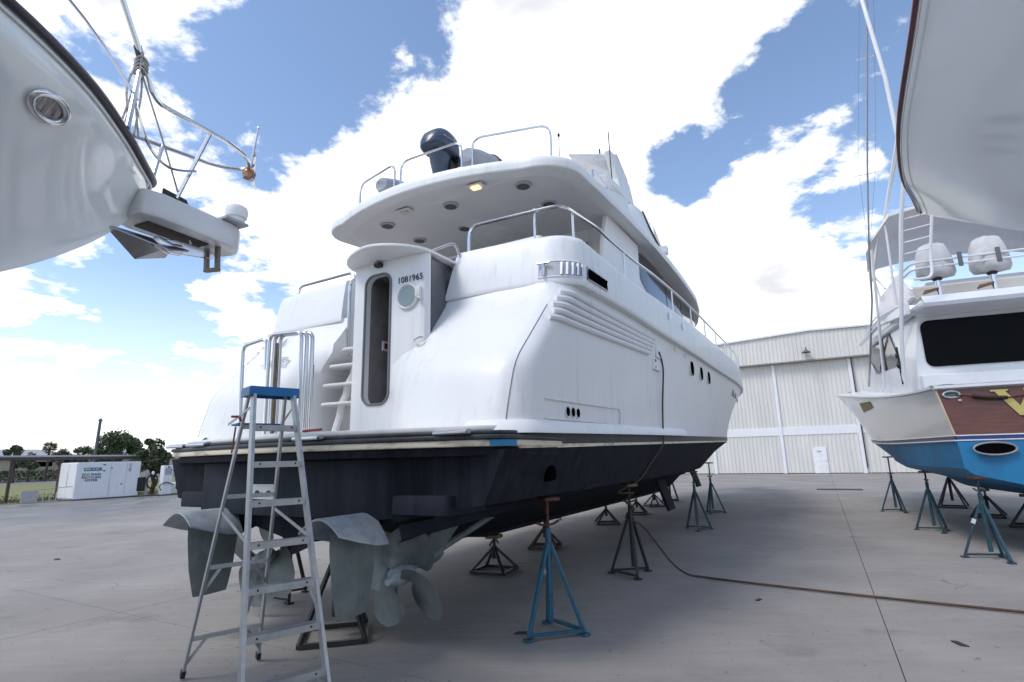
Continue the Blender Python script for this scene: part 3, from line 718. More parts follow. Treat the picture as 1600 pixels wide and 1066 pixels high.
# proud base step and exhaust recess at the aft quarter
for sd in (-1, 1):
    base = [plan_row(q, sd)[NA - 1:NA + NC + 11] for q in (.055, .09, .125)]
    def grow(r, d):
        o = []
        for i, p in enumerate(r):
            a = r[max(i - 1, 0)]; b = r[min(i + 1, len(r) - 1)]; t = (b - a); nrm = Vector((-t.y, t.x, 0)) * (1 if sd > 0 else -1)
            if nrm.length > 0: nrm.normalize()
            o.append(p + nrm * d)
        return o
    MB().grid([grow(base[0], .0), grow(base[0], .10), grow(base[1], .085), grow(base[2], .03), grow(base[2], .0)]).build('quarter_step', gel, yacht, 30)
    def sidept(x, z, d=0.0):
        q = (z - zb(x)) / (zf(x) - zb(x)); return Vector((x, sd * (yhull(x, q) + d), z))
    fr = MB().tube([sidept(.95, 2.31, .004), sidept(3.2, 2.35, .004), sidept(3.25, 2.30, .004), sidept(3.22, 2.15, .004), sidept(.95, 2.12, .004)], .012, 5)
    fr.build('recess_edge', gel2, yacht)
    for x in (1.50, 1.64, 1.78):
        p = sidept(x, 2.215, .002)
        MB().lathe([(.052, -.03), (.064, .004), (.064, .012), (.05, .012)], 16, p, (0, sd, 0)).build('exhaust_ring', gel2, yacht)
        MB().lathe([(.001, .0), (.05, .0), (.05, .014), (.001, .014)], 16, p, (0, sd, 0)).build('exhaust_port', void, yacht)
    p = sidept(1.25, 1.62); MB().lathe([(.001, -.1), (.085, -.1), (.085, .01), (.001, .01)], 18, (1.25, sd * 2.36, 1.60), (0, sd, .18)).build('exhaust_port', void, yacht)
    # louvre tubes along the topsides
    for i in range(5):
        path = []
        for k in range(SEAM + 1 + (i > 2) - (i > 3) * 0, NA + NC + 16):
            x = plan_row(.8, sd)[k].x
            z = 3.54 - .088 * i + (.018 + .006 * i) * (x - 1.4)
            q = (z - zb(x)) / (zf(x) - zb(x)); p = plan_row(q, sd)[k]
            if p.x > 5.1: break
            path.append(Vector((p.x, p.y, z)))
        path = grow(path, .012)
        MB().tube(path, .036, 8).build('louvre', gel, yacht)
    MB().box(sidept(5.25, 3.47, .0), (.42, .03, .3)).build('louvre_end', gel2, yacht, 0, .01)
    tb = MB().box(sidept(5.05, 3.2, .01), (.36, .05, .2)); tb.build('vent_box', gel, yacht, 0, .012)
    for dx, dz in ((-.11, .05), (-.11, -.05)):
        MB().lathe([(.001, 0), (.022, 0), (.022, .01), (.001, .01)], 10, sidept(5.05 + dx, 3.2 + dz, .034), (0, sd, 0)).build('vent_hole', dark, yacht)
    # portholes
    for x in (7.75, 8.75, 9.7, 14.3, 15.3, 17.2):
        z = 3.50 + .015 * (x - 8); r = .165 if x < 12 else .13
        p = sidept(x, z); q = sidept(x + .1, z); nrm = Vector((q - p)).cross(Vector((0, 0, 1))) * (1 if sd < 0 else -1); nrm.normalize()
        MB().lathe([(r, -.02), (r + .012, .008), (r + .004, .014), (r, .01)], 20, p, nrm).build('porthole_rim', gel2, yacht)
        MB().lathe([(.001, 0), (r, 0), (r, .018), (.001, .018)], 20, p, nrm).build('porthole', void, yacht)
    for x in (6.3, 7.1): MB().lathe([(.001, 0), (.05, 0), (.05, .012), (.001, .012)], 12, sidept(x, 3.66, .0), (0, sd, 0)).build('drain_plate', gel2, yacht)

# bulwark band, proud of the topsides, wraps round the aft corners
def bul_row(h, d, side, inner=False):
    row = []
    r = 0.42
    xa = 1.42 + .10 * h; yi = .97 + .12 * h if side < 0 else .78 + .05 * h
    yo = yhull(2, 1) + .09
    def zz(x): return zf(x) + (zs(x) - zf(x)) * h
    pts = [(xa + 1.4 - d * 0, yi)]
    for k in range(NA):
        t = k / (NA - 1); pts.append((xa - .10 * (1 - t * t) - d, yi + (yo - r - yi) * t))
    for k in range(1, NC):
        a = pi / 2 * k / NC; pts.append((xa + r - (r + d) * cos(a), yo - r + (r + d) * sin(a)))
    for k in range(NS + 1):
        t = k / NS; t = 1 - (1 - t) ** 1.25; x = xa + r + (25.12 - xa - r) * t
        pts.append((x, max(0.0, (yhull(min(x, 25), 1) + .09 + d) if x < 24.9 else .05)))
    return [Vector((x, side * y, zz(x))) for x, y in pts]
BH = [(0, -.16), (0.0, -.006), (.012, .0), (.10, .004), (.5, .0), (.86, -.012), (.94, -.02), (.985, -.04), (1.0, -.07), (1.0, -.16), (.9, -.19), (.3, -.2)]
for sd in (-1, 1):
    MB().grid([bul_row(h, d, sd) for h, d in BH]).build('bulwark', gel, yacht, 42)
    # mooring recess round the corner: pale pocket with rim, cleat and fairlead slats
    if sd > 0: continue
    k0, k1 = NA, NA + NC - 1
    def bpt(k, h, d): return bul_row(h, d, sd)[k]
    rim = [bpt(k, .14, .006) for k in range(k0, k1)] + [bpt(k, .44, .006) for k in range(k1 - 1, k0 - 1, -1)]
    MB().grid([[bpt(k, h, .007) for k in range(k0, k1)] for h in (.15, .3, .43)]).build('recess_panel', mat('recess_grey', (.52, .52, .53), .5), yacht)
    MB().tube(fillet(rim + [rim[0]], .04, 3), .010, 6).build('recess_rim', gel, yacht)
    for k in range(NA + 4, NA + NC - 1):
        MB().bar(bpt(k, .17, .012), bpt(k, .41, .012), .03, .02).build('fairlead_slat', steel, yacht)
    MB().tube([bpt(NA + 1, .16, .04), bpt(NA + 1, .4, .04)], .018, 8).tube([bpt(NA, .4, .045), bpt(NA + 2, .4, .045)], .014, 8).build('cleat', steel, yacht)
    kk = NA + NC
    MB().grid([[bpt(k, h, .008) for k in range(kk, kk + 2)] for h in (.16, .42)]).build('fairlead', void, yacht, 0)
    MB().tube([bpt(kk, .17, .012), bpt(kk + 1, .17, .012), bpt(kk + 1, .41, .012), bpt(kk, .41, .012)], .012, 6, closed=True).build('fairlead_rim', steel, yacht)
    for x in (5.6, 6.6): MB().box((x, sd * (yhull(x, 1) + .11), zf(x) + .4), (.05, .03, .12)).build('deck_fitting', steel, yacht)
# decks
MB().span(1.9, 16, -2.3, 2.3, 3.55, 3.6).build('aft_deck', gel2, yacht, 0)

# stern tower with the open door
TX = .84; T0, T1 = .04, -1.06       # y of port and starboard edge
D0, D1, DZ0, DZ1 = -.14, -.54, 2.38, 3.95
def rrect(y0, y1, z0, z1, r, n=6):
    o = []
    for cy, cz, a0 in ((y1 + r, z0 + r, pi), (y0 - r, z0 + r, 1.5 * pi), (y0 - r, z1 - r, 0), (y1 + r, z1 - r, .5 * pi)):
        for k in range(n + 1):
            a = a0 + pi / 2 * k / n; o.append((cy + r * cos(a), cz + r * sin(a)))
    return o
inner = rrect(D0, D1, DZ0, DZ1, .13)
ZT = 4.12; ZB = 2.035
outer = []
for q_, (cy, cz) in enumerate(((-.66, ZB), (T0, ZB), (T0, ZT), (-.66, ZT))):
    for k in range(7):
        y, z = inner[q_ * 7 + k]
        if k == 3: outer.append((cy, cz))
        else:
            hor = (k < 3) == (q_ in (1, 3))        # which side of the corner this sample belongs to
            outer.append((y, cz) if hor else (cy, z))
P = lambda y, z, dx=0: Vector((TX + dx, y, z))
ring = MB()
ring.grid([[P(y, z, .09) for y, z in inner + inner[:1]], [P(y, z) for y, z in inner + inner[:1]], [P(y, z) for y, z in outer + outer[:1]]])
zl = [ZB + (ZT - ZB) * i / 10 for i in range(11)]
ring.grid([[Vector((TX + dx, y, z)) for y, dx in ((-.66, 0), (-.85, 0), (-.98, .004), (-1.03, .02), (-1.055, .05), (-1.06, .09))] for z in zl])
ring.grid([[Vector((TX, T0, z)), Vector((2.2, T0, z))] for z in zl])
ring.build('stern_tower', gel, yacht, 0)
def tower_x(z): return TX
MB().tube([P(y, z, -.004) for y, z in inner], .016, 6, closed=True).build('door_gasket', mat('grey_gasket', (.16, .16, .17), .5), yacht)
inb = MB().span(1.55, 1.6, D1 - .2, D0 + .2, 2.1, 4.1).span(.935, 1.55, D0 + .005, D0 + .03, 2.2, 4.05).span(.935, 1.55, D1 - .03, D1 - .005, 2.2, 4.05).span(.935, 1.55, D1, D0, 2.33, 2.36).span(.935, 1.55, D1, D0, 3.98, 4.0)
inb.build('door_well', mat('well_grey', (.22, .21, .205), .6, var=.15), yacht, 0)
MB().tube([(1.2, -.27, 2.36), (1.2, -.27, 3.98)], .03).build('door_pillar', gel2, yacht)
for y, z, w, h in ((-.44, 2.72, .08, .2), (-.45, 3.15, .07, .22), (-.43, 2.5, .1, .1)):
    MB().box((1.5, y, z), (.06, w, h)).build('switch_panel', black, yacht, 0)
MB().box((1.2, D0 - .004, 3.15), (.1, .02, .12)).build('switch_plate', gel, yacht, 0); MB().box((1.2, D0 - .016, 3.15), (.05, .012, .07)).build('switch', mat('red_switch', (.18, .02, .02), .5), yacht, 0)
# round window on the door leaf and its latch
pc = (TX - .002, -.80, 3.60)
MB().lathe([(.135, 0), (.165, .0), (.155, .022), (.14, .028), (.13, .02)], 28, pc, (-1, 0, 0)).build('round_window_rim', gel2, yacht)
MB().lathe([(.001, 0), (.132, 0), (.128, .024), (.001, .024)], 28, pc, (-1, 0, 0)).build('round_window', mat('frosted_glass', (.27, .34, .36), .2, var=.04), yacht)
MB().box((TX - .02, -.965, 3.63), (.04, .07, .12)).tube([(TX - .04, -.96, 3.56), (TX - .04, -1.01, 3.54)], .015).build('latch', gel2, yacht, 40, .01)
MB().tube([(TX - .02, -.92, 3.05), (TX - .05, -.95, 3.06), (TX - .05, -1.02, 3.08), (TX - .02, -1.04, 3.08)], .012).build('door_handle', steel, yacht)
text('hull_number', '1081965', .105, black, yacht, frame((TX - .004, -.83, 3.81), (0, -1, 0), (0, 0, 1)), .003, space=1.04)
# visor over the door
vis = []
for k in range(25):
    a = pi * k / 24; vis.append((TX + .10 - .46 * sin(a), -.47 + .62 * cos(a), 4.10))
vz = MB().prism([(x, y, z + .05 * (1 - abs(y + .47) / .65)) for x, y, z in vis] + [(1.7, -1.07, 4.12), (1.7, .15, 4.12)], (0, 0, .035)); vz.build('door_visor', gel2, yacht, 40, .008)
MB().box((TX - .03, -.36, 4.06), (.07, .10, .05)).build('visor_light', black, yacht, 0, .01)
# curved staircase on the port side of the tower
for z, ya, yb_, x in ((3.13, .475, .10, 1.0), (2.93, .70, .10, 1.0), (2.69, .80, .12, 1.0), (2.45, .82, .25, 1.0)):
    o = [(x + .05 + .30, yb_, z), (x + .05, yb_, z)] + [((x + .14) - .13 * cos(a), ya - .13 + .13 * sin(a), z) for a in [pi / 2 * k / 6 for k in range(7)]] + [(x + .40, ya, z)]
    MB().prism(o, (0, 0, .035)).build('stair_tread', gel2, yacht, 40, .01)
pp = [(1.15, .25, 3.13), (1.15, .20, 3.04), (1.15, .30, 2.93), (1.15, .33, 2.82), (1.15, .42, 2.69), (1.15, .44, 2.57), (1.15, .52, 2.45), (1.15, .54, 2.3), (1.15, .64, 2.04)]
MB().tube(pp, .05, 8).build('stair_post', gel2, yacht)
MB().span(1.45, 1.5, .09, 1.2, 2.03, 3.15).build('stair_riser', gel2, yacht, 0)
text('script_name', 'Allia', .26, mat('silver_script', (.55, .55, .57), .35, metal=.6), yacht, frame((.87, 1.50, 3.08), (0, -1, 0), (1.05, 0, 1)), .002, shear=.45)

# under-platform box with the anode plate
def rbox(y0, y1, z0, z1, xa, xb, r, name, m):
    o = [(xb, y0), (xa, y0)] + [(xa + r - r * cos(a), y1 + r - r * sin(a)) for a in [pi / 2 * k / 8 for k in range(9)]] + [(xb, y1)]
    return MB().prism([(x, y, z0) for x, y in o], (0, 0, z1 - z0)).build(name, m, yacht, 40, .012)
rbox(1.45, -1.30, 1.22, 1.765, .0, .75, .34, 'lift_housing', afoul2)
rbox(-1.32, -1.93, 1.27, 1.44, .06, .7, .05, 'exhaust_box', afoul2)
rbox(1.95, 1.47, 1.27, 1.44, .06, .7, .05, 'exhaust_box', afoul2)
MB().span(-.012, -.002, .18, .56, 1.385, 1.535).build('anode_plate', mat('anode_white', (.55, .56, .58), .5, var=.1, scale=9), yacht, 0)
for y in (.28, .46):
    MB().lathe([(.001, 0), (.03, 0), (.03, .012), (.001, .012)], 12, (-.013, y, 1.445), (-1, 0, 0)).span(-.024, -.013, y - .07, y, 1.437, 1.453).build('anode_bolt', black, yacht, 0)
# rudders with fences, propellers, shafts
def rudder(sd):
    y = sd * 1.02
    o = [(-.36, 1.22), (.20, 1.22), (.18, .8), (.10, .46), (-.22, .42), (-.32, .8)]
    rows = []
    for x, z in o: pass
    b = MB()
    secs = []
    for z, xa, xb in ((1.24, -.38, .20), (1.0, -.37, .19), (.7, -.33, .16), (.5, -.28, .12), (.43, -.26, .10)):
        sec = []
        n = 10
        for k in range(n + 1):
            t = k / n; sec.append(Vector((xa + (xb - xa) * t, y + .028 * sin(pi * t ** .7), z)))
        for k in range(n - 1, 0, -1):
            t = k / n; sec.append(Vector((xa + (xb - xa) * t, y - .028 * sin(pi * t ** .7), z)))
        secs.append(sec)
    b.grid(secs, wrap=True, capends=True).build('rudder', primer, yacht, 50)
    rows = []
    for x, w, dr in ((-.50, .24, .10), (-.3, .27, .15), (-.1, .29, .19), (.07, .26, .20)):
        rows.append([Vector((x, y + w * u, 1.27 - dr * abs(u) ** 1.8 * 1.25)) for u in [-1 + i / 6 for i in range(13)]])
    rows2 = [[p + Vector((0, 0, .018)) for p in r] for r in rows]
    fb = MB().grid(rows).grid(rows2)
    for a, b_ in ((rows[0], rows2[0]), (rows[-1], rows2[-1]), ([r[0] for r in rows], [r[0] for r in rows2]), ([r[-1] for r in rows], [r[-1] for r in rows2])): fb.grid([a, b_])
    fb.build('rudder_fence', primer_l, yacht, 40)
    MB().tube([(.1, y, 1.2), (.1, y, 1.5)], .05).build('rudder_stock', primer, yacht)
def prop(sd):
    c = Vector((.55, sd * 1.02, .66)); ax = Vector((1, 0, .22)).normalized()
    sx = Vector((0, 1, 0)); up = ax.cross(sx)
    if up.z < 0: up = -up
    MB().lathe([(.03, -.20), (.055, -.14), (.06, -.12), (.085, -.10), (.105, -.02), (.105, .1), (.07, .13)], 18, c, ax).build('propeller_hub', primer_l, yacht)
    for i in range(4):
        a0 = 2 * pi * i / 4 + (.50 if sd < 0 else .3)
        rows = []
        for j in range(17):
            u = j / 16; r = .08 + .50 * u
            chord = .13 + .46 * max(0, sin(pi * (.06 + .90 * u ** .85))) ** .85 if u < .99 else .10
            pitch = math.atan(.80 / (2 * pi * max(r, .12)))
            row = []
            for k in range(13):
                s = (k / 12 - .5) * chord + .08 * u * u
                ang = a0 + s * cos(pitch) / max(r, .18)
                row.append(c + ax * (s * sin(pitch) * sd * -1 - .05 * u * u) + r * (cos(ang) * sx + sin(ang) * up))
            rows.append(row)
        th = [[p + ax * .012 * (1 - abs(k / 6 - 1)) * (1.2 - j / 16) for k, p in enumerate(r)] for j, r in enumerate(rows)]
        pb = MB().grid(rows).grid(th); pb.grid([rows[-1], th[-1]])
        pb.build('propeller_blade', primer, yacht, 60)
    MB().tube([c + ax * .1, c + ax * 1.9], .04, 10).build('propeller_shaft', primer, yacht)
    q = c + ax * .45
    for dy in (-.38, .38):
        MB().prism([q + Vector((-.14, -.02, 0)), q + Vector((.18, -.02, 0)), q + Vector((.50, dy, .66)), q + Vector((-.20, dy, .66))], (0, .035, 0)).build('shaft_strut', primer, yacht, 0, .008)
    MB().lathe([(.075, -.14), (.09, -.06), (.09, .12), (.07, .18)], 14, q, ax).build('strut_barrel', primer, yacht)
for sd in (-1, 1):
    rudder(sd); prop(sd)
    # stabiliser fins under the bilge
    for x, y, z, l in ((7.4, 1.75, 1.22, .62), (12.6, 1.35, 1.32, .55)):
        d = Vector((.06, sd * .34, -.94)) * l; a = Vector((x, sd * y, z))
        MB().prism([a, a + Vector((.62, 0, 0)), a + Vector((.46, 0, 0)) + d, a + Vector((-.06, 0, 0)) + d], Vector((0, sd * .05, .02))).build('stabiliser_fin', afoul, yacht, 0, .01)

# saloon house
def house_row(z, ins):
    r = []
    pts = [(5.0, 0), (5.0, 1.2), (5.0, 1.95 - ins), (7, 2.06 - ins), (10, 2.06 - ins), (12.5, 2.0 - ins), (14.2, 1.7 - ins), (15.6, .9 - ins), (15.9, 0)]
    full = [(x - (z - 3.6) * .25 * (x > 11), -y) for x, y in pts] + [(x - (z - 3.6) * .25 * (x > 11), y) for x, y in pts[::-1][1:-1]]
    return [Vector((x, y, z)) for x, y in full]
MB().grid([house_row(3.6, 0), house_row(4.5, .02), house_row(5.2, .06), house_row(5.9, .12)], wrap=True).build('saloon_house', gel, yacht, 50)
for sd in (-1, 1):
    def hp(x, z, d): return Vector((x, sd * (interp(((5, 1.95), (7, 2.06), (10, 2.06), (12.5, 2.0), (14.2, 1.7)), x) - .06 * (z - 3.6) / 1.6 * 1.1 + d), z))
    panes = [((6.35, 5.82), (6.5, 5.3), (7.0, 4.98), (8.65, 5.0), (8.65, 5.84)), ((8.72, 5.84), (8.72, 5.0), (10.3, 5.03), (10.3, 5.82)), ((10.37, 5.82), (10.37, 5.03), (11.8, 5.07), (11.8, 5.76)), ((11.87, 5.75), (11.87, 5.08), (13.0, 5.16), (13.5, 5.34), (13.1, 5.58))]
    for pn in panes:
        z0_ = min(z for x, z in pn); xs2 = sorted(set(x for x, z in pn))
        # follow the house side: strips between the lower and upper edge of the pane
        def edge(x, up_):
            zz = []
            m = len(pn)
            for (xa_, za_), (xb_, zb_2) in zip(pn, pn[1:] + pn[:1]):
                if min(xa_, xb_) - 1e-6 <= x <= max(xa_, xb_) + 1e-6:
                    zz += [za_, zb_2] if abs(xa_ - xb_) < 1e-6 else [za_ + (zb_2 - za_) * (x - xa_) / (xb_ - xa_)]
            return max(zz) if up_ else min(zz)
        xr_ = [xs2[0] + (xs2[-1] - xs2[0]) * i / 8 for i in range(9)]
        MB().grid([[hp(x, edge(x, 0) + (edge(x, 1) - edge(x, 0)) * v, .02) for x in xr_] for v in (0, .25, .5, .75, 1)]).build('side_window', glass, yacht, 60)
    # wing bulkhead between bulwark and boat deck
    MB().prism([(4.15, sd * 2.02, 4.0), (5.1, sd * 2.02, 4.0), (6.3, sd * 2.05, 4.6), (6.35, sd * 2.05, 5.85), (4.5, sd * 2.05, 5.8), (4.3, sd * 2.03, 5.2)], (0, -sd * .08, 0)).build('wing_bulkhead', gel, yacht, 0, .02)
MB().span(4.93, 4.99, -1.5, 1.5, 3.7, 5.55).build('saloon_door', glass, yacht, 0)
MB().span(1.75, 3.3, -2.1, -1.35, 3.6, 4.42).build('aft_settee', gel2, yacht, 0, .05)

# boat deck overhang
def ded(x): return 5.50 + .40 * max(0, sin(pi * (x - 1.7) / 12.6))
def dhw(x): return 2.30 * (1 if x < 10.5 else taper(x, 10.5, 16.4, 2.2))
def deck_outline(d):
    pts = []
    n = 20; r = .62; hw = 2.30 + d
    for k in range(n + 1):
        y = -(hw - r) + 2 * (hw - r) * k / n; pts.append((1.74 - d + .34 * (y / (hw - r)) ** 2, y))
    x0 = 1.74 - d + .34
    arc = [(x0 + r - r * cos(a) , (hw - r) + r * sin(a)) for a in [pi / 2 * k / 10 for k in range(1, 11)]]
    sdp = [(x, dhw(x) + d) for x in (3.4, 4.2, 5, 6, 7, 8, 9, 10, 11, 12, 13, 14, 14.6, 15)]
    port = arc + sdp
    return [(x, -y) for x, y in port[::-1]] + pts + port
def ring_at(d, dz): return [Vector((x, y, ded(x) + dz + .05 * (1 - (y / 2.3) ** 2))) for x, y in deck_outline(d)]
under = MB()
prof = [(-.25, .015), (-.03, .0), (-.010, .004), (.0, .02), (.005, .08), (.002, .13), (-.012, .16), (-.03, .172), (-.12, .176)]
under.grid([ring_at(d, dz) for d, dz in prof], wrap=True)
ou = ring_at(-.25, .015)
top = ring_at(-.12, .176)
n = len(ou)
def fill(b, r):
    m = len(r) // 2; left = r[:m + 1]; right = r[::-1][:m + 1]
    left = r[:len(r) // 2]; right = r[len(r) // 2:][::-1]
    k = min(len(left), len(right)); b.grid([left[:k], right[:k]])
nn = len(ou)
def strips(b, ring):
    h = nn // 2
    L_ = ring[:h + 1]; R_ = ring[h:][::-1]
    R_ = [ring[nn - 1 - i] for i in range(h + 1)]
    b.grid([[L_[i] * (1 - t) + R_[i] * t for i in range(h + 1)] for t in [j / 8 for j in range(9)]])
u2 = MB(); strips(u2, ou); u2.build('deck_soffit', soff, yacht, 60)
t2 = MB(); strips(t2, top); t2.build('boat_deck_top', gel2, yacht, 60)
under.build('boat_deck', gel, yacht, 28)
def soffz(x, y): return ded(x) + .022
for x, s in ((2.52, .20), (2.56, -1.12), (2.55, 1.46), (3.42, 1.46), (3.5, -.2), (3.5, -1.2)):
    z = soffz(x, s)
    MB().lathe([(.09, 0), (.125, .0), (.12, -.02), (.09, -.03)], 24, (x, -s, z), (0, 0, 1)).build('speaker_rim', mat('speaker_grey', (.42, .42, .43), .5), yacht)
    MB().lathe([(.001, .0), (.092, .0), (.092, -.034), (.001, -.034)], 24, (x, -s, z), (0, 0, 1)).build('speaker_grille', mat('grille_grey', (.11, .11, .115), .7, var=.2, scale=60), yacht)
for x, s, lit in ((2.16, .90, 1), (2.26, -.50, 0)):
    z = soffz(x, s)
    MB().box((x, -s, z - .008), (.17, .26, .016)).build('lamp_plate', soff, yacht, 0, .01)
    MB().box((x, -s, z - .03), (.10, .14, .03)).build('deck_lamp', mat('lit_lamp', (.8, .6, .4), .3, emit=(1.0, .62, .34, 1.1)) if lit else mat('unlit_lamp', (.62, .55, .5), .3), yacht, 0, .012)
# guard hoops on the aft edge of the boat deck
def dtop(y): return Vector((1.74 + .10 + .34 * (y / 1.68) ** 2, y, 5.66))
for s0, s1, h in ((-1.30, -.36, .44), (-.28, .82, .46), (.95, 2.02, .50)):
    a = dtop(-s0); b_ = dtop(-s1); a.z = ded(a.x) + .2; b_.z = ded(b_.x) + .2
    a = a + Vector((.05, 0, 0)); up = Vector((0, 0, h))
    MB().tube(fillet([a - up * .1, a + up, b_ + up, b_ - up * .1], .17, 7), .0165, 8).build('guard_hoop', steel, yacht)
MB().tube([(2.55, -2.05, 5.7), (2.55, -2.05, 6.2)], .005, 5).ell((2.55, -2.05, 6.21), (.02, .02, .03), 8, 6).build('stern_antenna', black, yacht)
# flybridge house
def fz(x): return interp(((5.6, 6.45), (6.2, 6.7), (6.8, 7.05), (7.2, 7.25), (7.8, 7.46), (8.8, 7.46), (9.8, 7.25), (10.6, 6.95), (11.6, 6.5), (12.6, 6.1)), x)
def fwid(x): return interp(((5.6, 1.98), (9, 1.98), (10.5, 1.86), (11.6, 1.6), (12.6, 1.1)), x)
def fsec(x):
    w = fwid(x); z0 = ded(x) + .12; z1 = fz(x); o = []
    for u, v in ((1.0, 0), (.985, .25), (.95, .6), (.90, .88), (.84, .98), (.74, 1.0), (.4, 1.02), (0, 1.03)): o.append(Vector((x, -w * u, z0 + (z1 - z0) * v)))
    return o + [Vector((p.x, -p.y, p.z)) for p in o[::-1][1:]]
MB().grid([fsec(x) for x in (5.6, 6.0, 6.5, 7, 7.4, 7.8, 8.3, 8.8, 9.4, 10, 10.6, 11.2, 11.8, 12.6)], capends=True).build('flybridge_house', gel, yacht, 35)
for sd in (-1, 1):
    # side coaming running aft from the flybridge
    cw = []
    for x in (2.9, 3.3, 3.8, 4.5, 5.2, 5.8):
        h = .02 + .62 * smoothstep(2.8, 6.2, x); w = 2.18 - .03 * (x - 3)
        cw.append([Vector((x, sd * w, ded(x) + .14)), Vector((x, sd * (w - .03), ded(x) + .14 + h)), Vector((x, sd * (w - .11), ded(x) + .14 + h)), Vector((x, sd * (w - .13), ded(x) + .14))])
    MB().grid(cw, wrap=True, capends=True).build('coaming', gel, yacht, 30, 0)
    def fp(x, v, d=.012):
        w = fwid(x); z0 = ded(x) + .12; z1 = fz(x); u = interp(((0, 1.0), (.25, .985), (.6, .95), (.88, .90), (1, .84)), v)
        return Vector((x, sd * (w * u + d), z0 + (z1 - z0) * v))
    wn = [fp(7.95, .90), fp(8.1, .62), fp(8.5, .5), fp(9.3, .45), fp(10.3, .40), fp(11.1, .42), fp(11.3, .62), fp(10.4, .85), fp(8.8, .92)]
    wb = MB(); wb.prism(wn, (0, sd * .03, .01)); wb.build('flybridge_window', glass, yacht, 0)
    MB().tube([fp(9.0, .46, .02), fp(9.0, .93, .02)], .03, 6).tube([fp(9.9, .42, .02), fp(9.9, .86, .02)], .02, 6).build('window_mullion', gel, yacht)
    MB().box(fp(8.6, .33, .10), (.22, .24, .2)).build('side_lamp', gel, yacht, 0, .03)
    # radar arch leg and grab rail
    if sd > 0: continue
    lg = [(7.15, 7.1), (8.2, 7.4), (8.0, 8.05), (7.2, 8.4), (6.7, 8.36), (7.0, 7.8)]
    MB().prism([(x, sd * (1.62 - .08 * (z - 6.9)), z) for x, z in lg], (0, -sd * .16, 0)).build('arch_leg', gel, yacht, 0, .03)
    g = [(4.0, sd * 2.0, ded(4) + .30), (4.1, sd * 1.98, ded(4) + .75), (6.0, sd * 1.86, ded(6) + .80), (6.3, sd * 1.82, ded(6) + .6)]
    MB().tube(fillet(g, .1, 5), .018, 8).tube([(5.0, sd * 1.93, ded(5) + .5), (5.0, sd * 1.92, ded(5) + .78)], .018, 8).build('grab_rail', steel, yacht)
for sd in (-1,):
    MB().prism([(6.1, sd * .75, 8.12), (7.15, sd * 1.52, 8.42), (7.9, sd * 1.52, 8.1), (7.1, sd * .75, 8.06)], (0, 0, .06)).build('arch_wing', gel, yacht, 0, .02)
    MB().prism([(6.0, sd * 1.62, 7.42), (7.5, sd * 1.62, 7.56), (7.7, sd * 1.62, 7.42), (6.1, sd * 1.62, 7.30)], (0, -sd * .7, 0)).build('arch_shelf', gel, yacht, 0, .03)
MB().lathe([(.001, 0), (.15, 0), (.13, -.03), (.001, -.03)], 20, (6.5, -1.35, 7.35), (.1, 0, 1)).build('shelf_light', mat('grille_grey', (.2, .2, .2)), yacht)
MB().tube([(6.7, -1.5, 7.5), (6.65, -1.5, 8.75)], .012, 6).build('whip_antenna', black, yacht)
MB().tube([(6.9, -1.2, 8.3), (6.88, -1.2, 8.55)], .02, 6).build('mast_lamp', black, yacht)
MB().lathe([(.001, 0), (.3, .0), (.32, .12), (.25, .22), (.001, .25)], 20, (7.0, .0, 7.4), (0, 0, 1)).build('radar_dome', gel, yacht)

# bulwark handrails
for sd in (-1, 1):
    def rp(x):
        return Vector((x, sd * (yhull(min(x, 25), 1) + .02) if x > 2 else 0, sinterp(((1.4, 4.68), (2.0, 4.68), (3.5, 4.66), (5.5, 4.78), (10, 4.88), (16, 4.98), (24, 5.15)), x)))
    y0 = 1.16 if sd < 0 else .85
    path = [Vector((1.58, sd * y0, 4.2)), Vector((1.58, sd * y0, 4.66)), Vector((1.68, sd * 2.42, 4.68))] + [rp(x) for x in (2.5, 3, 4, 5, 6, 7, 8, 9, 10, 11, 12, 13, 14, 15, 16, 17, 18, 19, 20, 21, 22, 23)]
    if sd > 0: path = [Vector((1.62, .85, 4.15)), Vector((1.62, .85, 4.45)), Vector((1.66, 2.1, 4.45)), Vector((1.66, 2.1, 4.2))]
    MB().tube(fillet(path, .16, 6), .021, 8).build('handrail', steel, yacht)
    if sd < 0:
        for x in (1.68, 1.95, 3.55, 4.6, 6.3, 7.9, 9.5, 11.1, 12.7, 14.3, 15.9, 17.5, 19.1, 20.7):
            t = rp(max(x, 2.01)) if x > 2 else Vector((x, sd * (2.05 if x < 1.8 else 2.44), 4.72)); b_ = t.copy(); b_.z = zs(x) - .03
            if x == 4.6: continue
            MB().tube([b_, t], .016, 8).build('stanchion', steel, yacht)
# gate hoop beside the tower
MB().tube(fillet([(1.05, -.90, 2.95), (1.12, -.86, 4.22), (1.35, -1.10, 4.38), (1.45, -1.14, 4.15)], .08, 5), .018, 8).tube([(1.12, -.87, 4.08), (1.38, -1.12, 4.2)], .013, 8).build('gate_hoop', steel, yacht)
MB().prism([(.96, -1.045, 2.9), (1.62, -.93, 2.9), (1.62, -.93, 4.16), (.96, -1.045, 4.05)], (0, .02, 0)).build('gate_panel', mat('smoked_panel', (.10, .10, .115), .22), yacht, 0)
MB().tube(fillet([(1.28, .58, 3.12), (1.28, .60, 4.16), (1.34, .34, 4.22), (1.4, .30, 4.0)], .08, 5), .022, 8).build('gate_hoop', steel, yacht)
MB().span(1.7, 1.78, .55, .8, 3.2, 4.15).build('gate_post', mat('recess_grey', (.5, .5, .5)), yacht, 0, .02)
MB().prism([(1.3, 1.9, 3.55), (1.05, 1.75, 3.5), (1.05, 1.95, 3.5)], (0, 0, .05)).tube([(1.12, 1.86, 3.5), (1.12, 1.86, 3.42)], .02).build('fuel_vent', steel, yacht)
